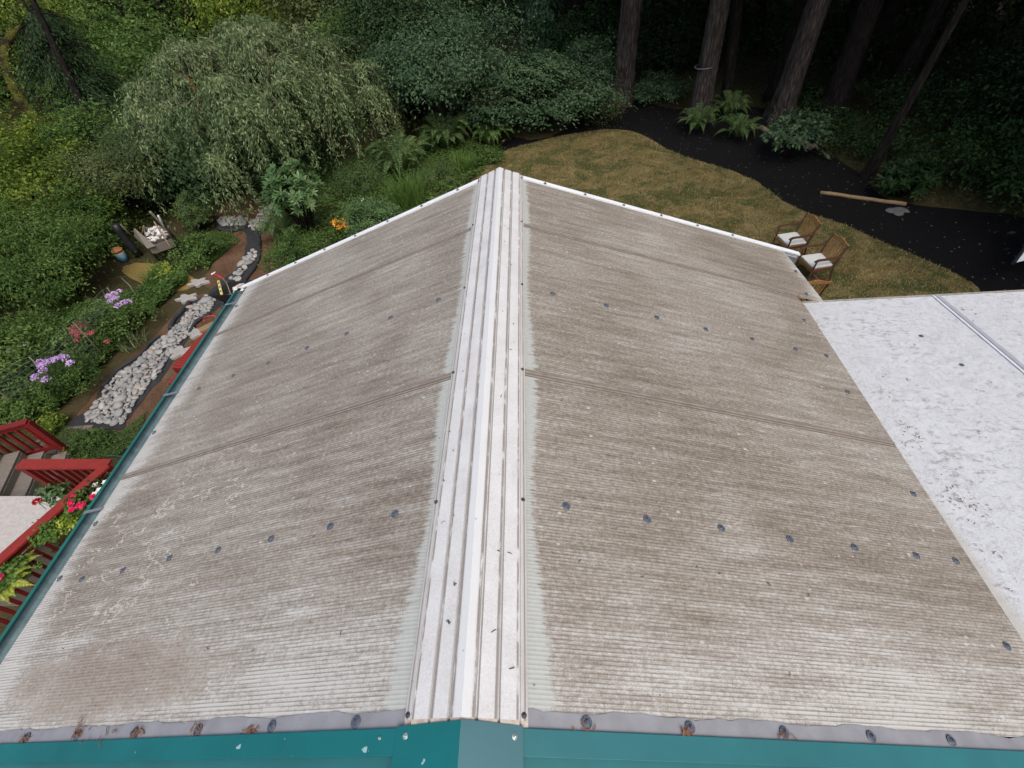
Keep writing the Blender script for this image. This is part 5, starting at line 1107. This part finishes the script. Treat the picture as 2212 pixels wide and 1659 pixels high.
undergrowth('woodland_backdrop', 'gloomy far forest leaves along the top right', arcs(-8, 60, 30, 50, 110, (2., 3.6), (4, 8)), 'dark', 92, .32, 1200)
undergrowth('woodland_undergrowth', 'mixed green undergrowth behind the vine mound and weeping tree', arcs(-66, -34, 31, 44, 60, (1.5, 2.6), (2, 4.)), 'mid', 93, .17, 1500)
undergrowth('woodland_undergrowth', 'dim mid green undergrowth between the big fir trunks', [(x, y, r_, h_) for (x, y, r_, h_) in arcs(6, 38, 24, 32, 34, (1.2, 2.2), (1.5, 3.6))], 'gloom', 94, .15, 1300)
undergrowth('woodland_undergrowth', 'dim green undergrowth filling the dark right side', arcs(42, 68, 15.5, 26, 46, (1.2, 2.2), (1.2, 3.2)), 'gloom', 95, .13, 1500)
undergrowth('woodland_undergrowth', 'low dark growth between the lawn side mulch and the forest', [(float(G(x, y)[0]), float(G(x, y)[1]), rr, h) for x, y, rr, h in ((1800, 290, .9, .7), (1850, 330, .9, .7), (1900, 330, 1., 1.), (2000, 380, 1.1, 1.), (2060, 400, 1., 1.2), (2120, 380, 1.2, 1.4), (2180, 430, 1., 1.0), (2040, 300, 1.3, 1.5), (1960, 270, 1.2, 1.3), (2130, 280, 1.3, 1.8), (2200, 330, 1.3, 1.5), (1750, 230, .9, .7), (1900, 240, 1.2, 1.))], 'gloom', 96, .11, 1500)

undergrowth('woodland_undergrowth', 'leafy undergrowth reaching beyond the left edge of the garden', [(x, y, 1.6, 2.2) for x, y in ((-13.5, 3.5), (-15.5, 5.5), (-14.5, 8), (-17.5, 8), (-17, 3), (-19, 6), (-20.5, 9), (-18.5, 11.5), (-21, 13), (-16, 1), (-20, 1), (-24, 11), (-23, 5))], 'mid', 97, .13, 1300)
# small maple on the mulch, ferns
shr('small broad leaved maple standing alone on the black mulch', 1705, 338, 250, 110, 'maple', .15, 1500, 100, clusters=70, low=.3, lump=.4, name='small_maple', cat='tree', part='crown', stem='trunk', stems=2, stemr=.03)
fern('sword_fern', 'green sword fern at the strapped fir foot, leftmost of three on the mulch', 1503, 283, .85, .7, 201)
fern('sword_fern', 'green sword fern on the mulch, farthest back of the three', 1570, 258, .9, .75, 202)
fern('sword_fern', 'bright sword fern on the mulch, nearest of the three', 1592, 300, .85, .65, 203)
fern('sword_fern', 'large dark sword fern on the bank left of the far ridge end', 870, 372, 1.25, 1.0, 204, 34)
fern('sword_fern', 'pale feathery sword fern behind the large one by the layered maple', 968, 322, 1.3, 1.0, 205, 34)
fern('sword_fern', 'sword fern with long arching fronds beside the narrow creek', 618, 522, .75, .75, 206, 26)
fern('sword_fern', 'small fern left of the layered maple foot', 1060, 318, .9, .7, 207, 22, mat='cover')
grass_clump('tall_grass', 'tall clump of lush green grass blades on the bank by the roof edge', 885, 440, .55, .95, 520, 301, lean=.75, wd=.02)
grass_clump('tall_grass', 'smaller spiky grass clump at the corner of the lawn', 1002, 368, .35, .7, 220, 302, lean=.9, wd=.02)
grass_clump('tall_grass', 'thin grass tuft beside the white rake near the orange flowers', 788, 520, .2, .55, 90, 303, lean=.9, wd=.012)
for i, (x, y, h_, lab) in enumerate(((205, 775, .6, 'loose arching grass blades between the phlox clumps, nearer the netting'), (245, 690, .7, 'loose arching grass blades right of the farther phlox'), (335, 610, .6, 'spiky green clump where the straw patch meets the ground cover'), (95, 705, .7, 'arching iris like leaves left of the sedum'), (150, 655, .8, 'tall loose grass above the sedum blooms'), (385, 612, .35, 'small lime tuft beside the farthest stepping stone'), (290, 745, .3, 'small pale tufted plant on the left bank of the creek'))):
    grass_clump('tall_grass', lab, x, y, .28, h_, 90, 320+i, lean=1.1, wd=.016, mat='grass' if i != 6 else 'silver')
for i, (a_, b_, lab) in enumerate((((47, 715), (103, 768), 'pale dead stick slanting through the plants left of the sedum'), ((93, 716), (78, 768), 'thin forked dead twig crossing the pale stick'), ((0, 788), (30, 812), 'pale dead stick at the left edge above the stair railing'), ((262, 600), (295, 640), 'dry seed stalk standing among the weeds below the bucket'))):
    A, B = onz(*a_, GZ+.75), onz(*b_, GZ+.35); mb = MB(); mb.tube([A, (A+B)/2+np.array([.03, .02, .03]), B], [.006, .011, .013], 5); o = mb.build('dead_stick', M['twig'], None, True); o.data.transform(Matrix.Translation(-Vector(B))); o.location = Vector(B); tag(o, lab, 'stick')
shr('bushy green perennial mound above the left rake of the roof', 812, 508, 432, 110, 'rhodo', .065, 8000, 310, clusters=150, lump=.2, asp=.4)
shr('rounded small leaved shrub just beyond the roof edge by the bare soil', 652, 580, 510, 120, 'cover', .05, 9000, 311, clusters=160, lump=.15)
shr('soft green mound between the two large ferns', 790, 405, 345, 130, 'fern', .07, 7000, 312, clusters=120, asp=.25)
shr('low shrub right of the large sword fern', 935, 400, 350, 90, 'fern', .06, 4500, 313, clusters=90, asp=.3)
shr('yellowish grassy growth at the foot of the first big fir', 1285, 255, 205, 110, 'olive', .08, 4500, 314, clusters=110, asp=.25)
shr('leafy ground plant at the lawn corner beside the maple foot', 1058, 350, 322, 60, 'cover', .07, 2200, 315, clusters=60)
shr('broad leaved hosta like plant below the short railing', 70, 1068, 1035, 62, 'mid', .2, 90, 316, clusters=18, asp=.8)

# ground cover leaves and low weeds (uncountable)
def cover(name, label, px, n, mat, h, leaf, seed, asp=.55):
    rng = np.random.default_rng(seed); poly = [G(*p) for p in px]; p = sample(poly, n, rng); z = GZ+h*(rng.uniform(0, 1, n)**.6)*(.5+.5*np.sin(p[:, 0]*2.1+np.cos(p[:, 1]*1.7)*2)**2); P = np.column_stack([p, z]); a = rng.uniform(0, 2*pi, n)
    o = leaf_obj(name, L[mat], None, P, np.stack([np.cos(a), np.sin(a), rng.uniform(-.3, .4, n)], 1), np.tile([0, 0, 1.], (n, 1))+rng.normal(size=(n, 3))*.4, rng.uniform(.5, 1.3, n)*leaf, rng.uniform(.6, 1.2, n)*leaf*asp); tag(o, label, 'ground cover', kind='stuff')
cover('ground_cover', 'low leafy ground cover along the left bank of the dry creek', [(40,905),(118,893),(165,850),(215,800),(270,740),(318,690),(365,645),(405,612),(400,570),(350,580),(300,640),(200,660),(100,700),(0,760),(-60,880)], 34000, 'cover', .26, .085, 401)
cover('ground_cover', 'shady low ground cover on the bank between creek and ridge end', [(590,500),(600,440),(640,400),(740,350),(860,310),(1000,300),(1075,330),(1040,380),(1000,410),(900,460),(760,530),(640,600)], 30000, 'cover', .25, .085, 402)
cover('ground_cover', 'sparse weeds between scrap box, creek and pale shrub', [(390,560),(420,520),(460,500),(500,505),(520,520),(490,545),(470,560),(440,580)], 6000, 'cover', .08, .045, 403)
cover('ground_cover', 'green weeds around the paver path and stair foot', [(60,930),(120,905),(160,930),(215,930),(262,935),(300,905),(320,890),(290,960),(255,985),(160,1000),(140,960)], 6500, 'cover', .07, .035, 404)
cover('ground_cover', 'lit leafy growth on the ground behind the big left shrubs', [(-300,420),(0,330),(300,300),(420,400),(300,560),(100,620),(-200,700)], 24000, 'mid', .5, .09, 405)
cover('ground_cover', 'dark thin growth over the forest floor at the right', [(1380,218),(1600,225),(1740,265),(1870,380),(1960,435),(2212,465),(2400,500),(2400,250),(1800,120),(1400,130)], 22000, 'olive', .12, .07, 406, .3)
cover('ground_cover', 'dull yellowish growth between the maple and the first big fir', [(1090,300),(1200,285),(1330,220),(1320,190),(1200,220),(1080,270)], 7000, 'olive', .2, .06, 407, .3)
# dry lawn blades
rng = np.random.default_rng(500); p = sample([G(*q) for q in LAWN], 90000, rng); V, Fq = blades(np.column_stack([p, np.full(len(p), GZ)]), .06, 1.2, .014, rng, 1); o = link_mesh('lawn_grass', fast_mesh('lawn_grass', V, Fq), L['dgrass'], None); tag(o, 'short dry yellow brown grass blades of the lawn', 'grass', kind='stuff')

# ------------------------------------------------------------------ flowers
def flower_plant(name, label, cat, heads, z, mat, hr, seed, fmat='mid', nf=900, leaf=.07, per=60, r=.35, pet=.032):
    rng = np.random.default_rng(seed); H = [onz(x, y, z+rng.uniform(-.08, .08)) for x, y in heads]; c = np.mean(H, 0); P = np.array([c[0], c[1]+.1, GZ]); root = thing(name, P, label, cat)
    Pp, D, N, cc = crown(rng, P+np.array([0, 0, (z-GZ)*.42]), (r*1.3, r*1.3, (z-GZ)*.45), 60, nf//60, .07); leaf_obj('foliage', L[fmat], root, Pp, D, N, leaf, leaf*.35)
    mb = MB()
    for h in H: mb.tube([P+np.array([*rng.normal(size=2)*.05, 0]), (P+h)/2+np.array([*rng.normal(size=2)*.03, .1]), h], .005, 4, False)
    mb.build('stem', L[fmat], root)
    for h in H:
        d = unit(rng.normal(size=(per, 3))); d[:, 2] = np.abs(d[:, 2]); q = h+d*np.array([hr, hr, hr*.6])*.85; leaf_obj('flower_head', L[mat], root, q, d+rng.normal(size=d.shape)*.8, d, pet, pet*.9)
flower_plant('phlox', 'lilac phlox in bloom, the clump farther from the stair railing', 'flowers', [(245,636),(257,631),(250,645),(236,640),(268,654),(277,653),(255,661),(240,651)], -4.45, 'purple', .075, 601)
flower_plant('phlox', 'lilac phlox in bloom, the clump nearer the stair railing behind the netting', 'flowers', [(97,783),(110,780),(90,790),(122,776),(133,772),(141,773),(152,785),(77,815),(100,820),(85,783),(93,800)], -4.45, 'purple', .075, 602, nf=1500)
flower_plant('sedum', 'dusty pink sedum blooms between the two lilac phlox clumps', 'flowers', [(165,705),(172,698),(180,712),(190,700),(200,698),(160,718),(170,722),(168,734),(196,712),(196,722),(158,709),(178,703),(186,708)], -4.6, 'pink', .07, 603)
flower_plant('sedum', 'few small pink blooms right of the sedum clump', 'flowers', [(228,716),(232,738)], -4.8, 'pink', .055, 604, nf=200, r=.15)
flower_plant('daisy', 'small white flower clump left of the sedum', 'flowers', [(52,740),(57,743),(22,757),(61,739)], -4.6, 'whitef', .05, 605, nf=300)
flower_plant('black_eyed_flowers', 'orange flowers in front of the rhododendron near the roof edge', 'flowers', [(719,481),(726,486),(735,481),(743,477),(749,480),(742,489),(733,494),(750,492),(724,478)], -4.85, 'orangef', .06, 606, nf=400, per=14, pet=.06)
flower_plant('white_flowers', 'tiny white blooms above the bushy perennial mound', 'flowers', [(783,432),(780,436)], -4.7, 'whitef', .04, 607, nf=200, r=.15, per=10)

# ------------------------------------------------------------------ flower baskets on the porch railing
def basket(label, A, B, z, seed, glab):
    rng = np.random.default_rng(seed); A, B = onz(*A, z), onz(*B, z); c = (A+B)/2; root = thing('flower_basket', c-np.array([0, 0, .18]), label, 'planter'); d = unit(B-A); s = np.array([-d[1], d[0], 0]); Ln = np.linalg.norm(B-A)
    mb = MB(); V = []; n = 13; m = 9
    for i in range(n):
        t = i/(n-1); w_ = .13*sin(pi*min(max(t, .06), .94))**.45
        for j in range(m): a = pi*j/(m-1); V.append(A+(B-A)*t+s*w_*cos(a)-np.array([0, 0, .17*sin(a)*sin(pi*min(max(t, .08), .92))**.4])+rng.normal(size=3)*.004)
    Fs = [(i*m+j, i*m+j+1, (i+1)*m+j+1, (i+1)*m+j) for i in range(n-1) for j in range(m-1)]; Fs += [tuple(i*m for i in range(n))+tuple((n-1-i)*m+m-1 for i in range(n))]
    mb.add(V, Fs); mb.build('coir_liner', M['coir'], root, True)
    return root, A, B, s
def spill(name, label, c, r, mat, n, leaf, seed, flat=.6, asp=.7, parent=None, cl=40):
    rng = np.random.default_rng(seed); root = thing(name, c, label, 'plant'); Pp, D, N, cc = crown(rng, c, r, cl, n//cl, min(r)*.22, .3, .3); leaf_obj('foliage', L[mat], root, Pp, D, N, leaf, leaf*asp); mb = MB(); limbs(mb, c-np.array([0, 0, r[2]*.8]), cc[:6], .005, rng, n=4); mb.build('stem', L[mat], root); return root
zb = -3.62
basket('brown coir basket hung on the porch railing beneath the pink geraniums', (98, 1168), (196, 1085), zb, 701, '')
basket('brown coir basket farthest down the porch railing, at the left edge', (-20, 1275), (58, 1208), zb, 702, '')
spill('trailing_plant', 'round leaved green plant spilling from the near end of the geranium basket', onz(105, 1150, zb+.1), (.19, .16, .12), 'grass', 620, .05, 711)
spill('trailing_plant', 'lime yellow creeping plant in the middle of the geranium basket', onz(142, 1128, zb+.1), (.19, .14, .10), 'lime', 620, .035, 712)
spill('geranium', 'leafy pink geranium near the gutter strap', onz(180, 1092, zb+.12), (.16, .17, .13), 'grass', 520, .05, 713)
spill('petunia', 'white petunia plant at the far end of the geranium basket', onz(208, 1058, zb+.12), (.13, .17, .12), 'olive', 480, .04, 714)
spill('trailing_plant', 'green plant in the basket at the left edge', onz(20, 1240, zb+.1), (.20, .2, .14), 'grass', 620, .05, 715)
spill('trailing_plant', 'small leafy sprigs behind the porch railing over the pale slab', onz(122, 1066, zb-.05), (.20, .14, .12), 'rhodo', 260, .06, 716)
spill('trailing_plant', 'shaded greenery hanging below the geranium basket', onz(150, 1155, zb-.25), (.22, .2, .15), 'mid', 420, .05, 717)
def bloom(name, label, c, r, mat, n, pet, seed, group=None):
    rng = np.random.default_rng(seed); d = unit(rng.normal(size=(n, 3))); d[:, 2] = np.abs(d[:, 2])*.8; root = thing(name, c, label, 'flower', group); leaf_obj('petal_ball', L[mat], root, c+d*r*rng.uniform(.7, 1, (n, 1))*np.array([.8, .8, .7]), d+rng.normal(size=d.shape)*.9, d, pet, pet*.95); mb = MB(); mb.tube([c, c-np.array([.02, .02, r+.12])], .004, 4, False); mb.build('stalk', L['rhodo'], root)
for i, (x, y, rr, mt, lab) in enumerate(((160, 1076, .055, 'hot', 'hot pink geranium bloom, farthest and roundest of the pink ones'), (154, 1087, .035, 'hot', 'hot pink geranium bloom just left of the roundest one'), (175, 1092, .055, 'hot', 'hot pink geranium bloom closest to the gutter'), (155, 1101, .030, 'hot', 'small hot pink geranium bloom nearest the basket'), (81, 1083, .05, 'redf', 'single crimson geranium bloom leaning over the pale slab'), (200, 1073, .03, 'hot', 'small pink bloom just below the white petunias'), (-3, 1248, .04, 'hot', 'pink bloom cut off by the left edge beside the basket'))):
    bloom('geranium_bloom', lab, onz(x, y, zb+.24), rr, mt, 90, .024, 720+i)
for i, (x, y, lab) in enumerate(((205, 1047, 'white petunia bloom, farthest of the three'), (213, 1058, 'white petunia bloom closest to the gutter'), (203, 1067, 'largest white petunia bloom, nearest of the three'), (226, 1041, 'small white petunia bloom half hidden by the gutter'))):
    c = onz(x, y, zb+.22); r = thing('petunia_bloom', c, lab, 'flower'); mb = MB(); n = 15; V = [tuple(c+np.array([.006, .004, -.02]))]+[tuple(c+np.array([.036*(1+.12*cos(5*2*pi*k/n))*cos(2*pi*k/n), .036*(1+.12*cos(5*2*pi*k/n))*sin(2*pi*k/n), .004*cos(k*2)])) for k in range(n)]; mb.add(V, [(0, 1+k, 1+(k+1)%n) for k in range(n)]); mb.build('petals', L['whitef'], r)
P1, P2 = onz(81, 1083, zb+.24), onz(122, 1095, zb); 
def bfern(label, px, py, z, r_, h_, seed, n): fern('basket_fern', label, 0, 0, r_, h_, seed, n, P=onz(px, py, z), mat='lime')
bfern('yellow green fern spreading from the basket at the left edge', 22, 1268, zb+.02, .36, .14, 731, 15)
bfern('small yellow green fern drooping toward the gutter', 48, 1235, zb, .26, .10, 732, 9)
for i, (x, y, x2, y2, lab) in enumerate(((70, 1129, 88, 1134, 'thin bare seed stalk over the pale slab, farther one'), (35, 1176, 52, 1182, 'thin bare seed stalk over the pale slab, nearer one'), (84, 1084, 118, 1098, 'long bare stalk carrying the crimson bloom'))):
    A, B = onz(x, y, zb+.2), onz(x2, y2, zb+.1); mb = MB(); mb.tube([A, (A+B)/2+np.array([0, 0, .02]), B], .003, 4); mb.lathe([(.002, -.008), (.009, 0), (.002, .008)], A, 6); o = mb.build('seed_stalk', M['twig'], None, True); o.data.transform(Matrix.Translation(-Vector(B))); o.location = Vector(B); tag(o, lab, 'stalk')
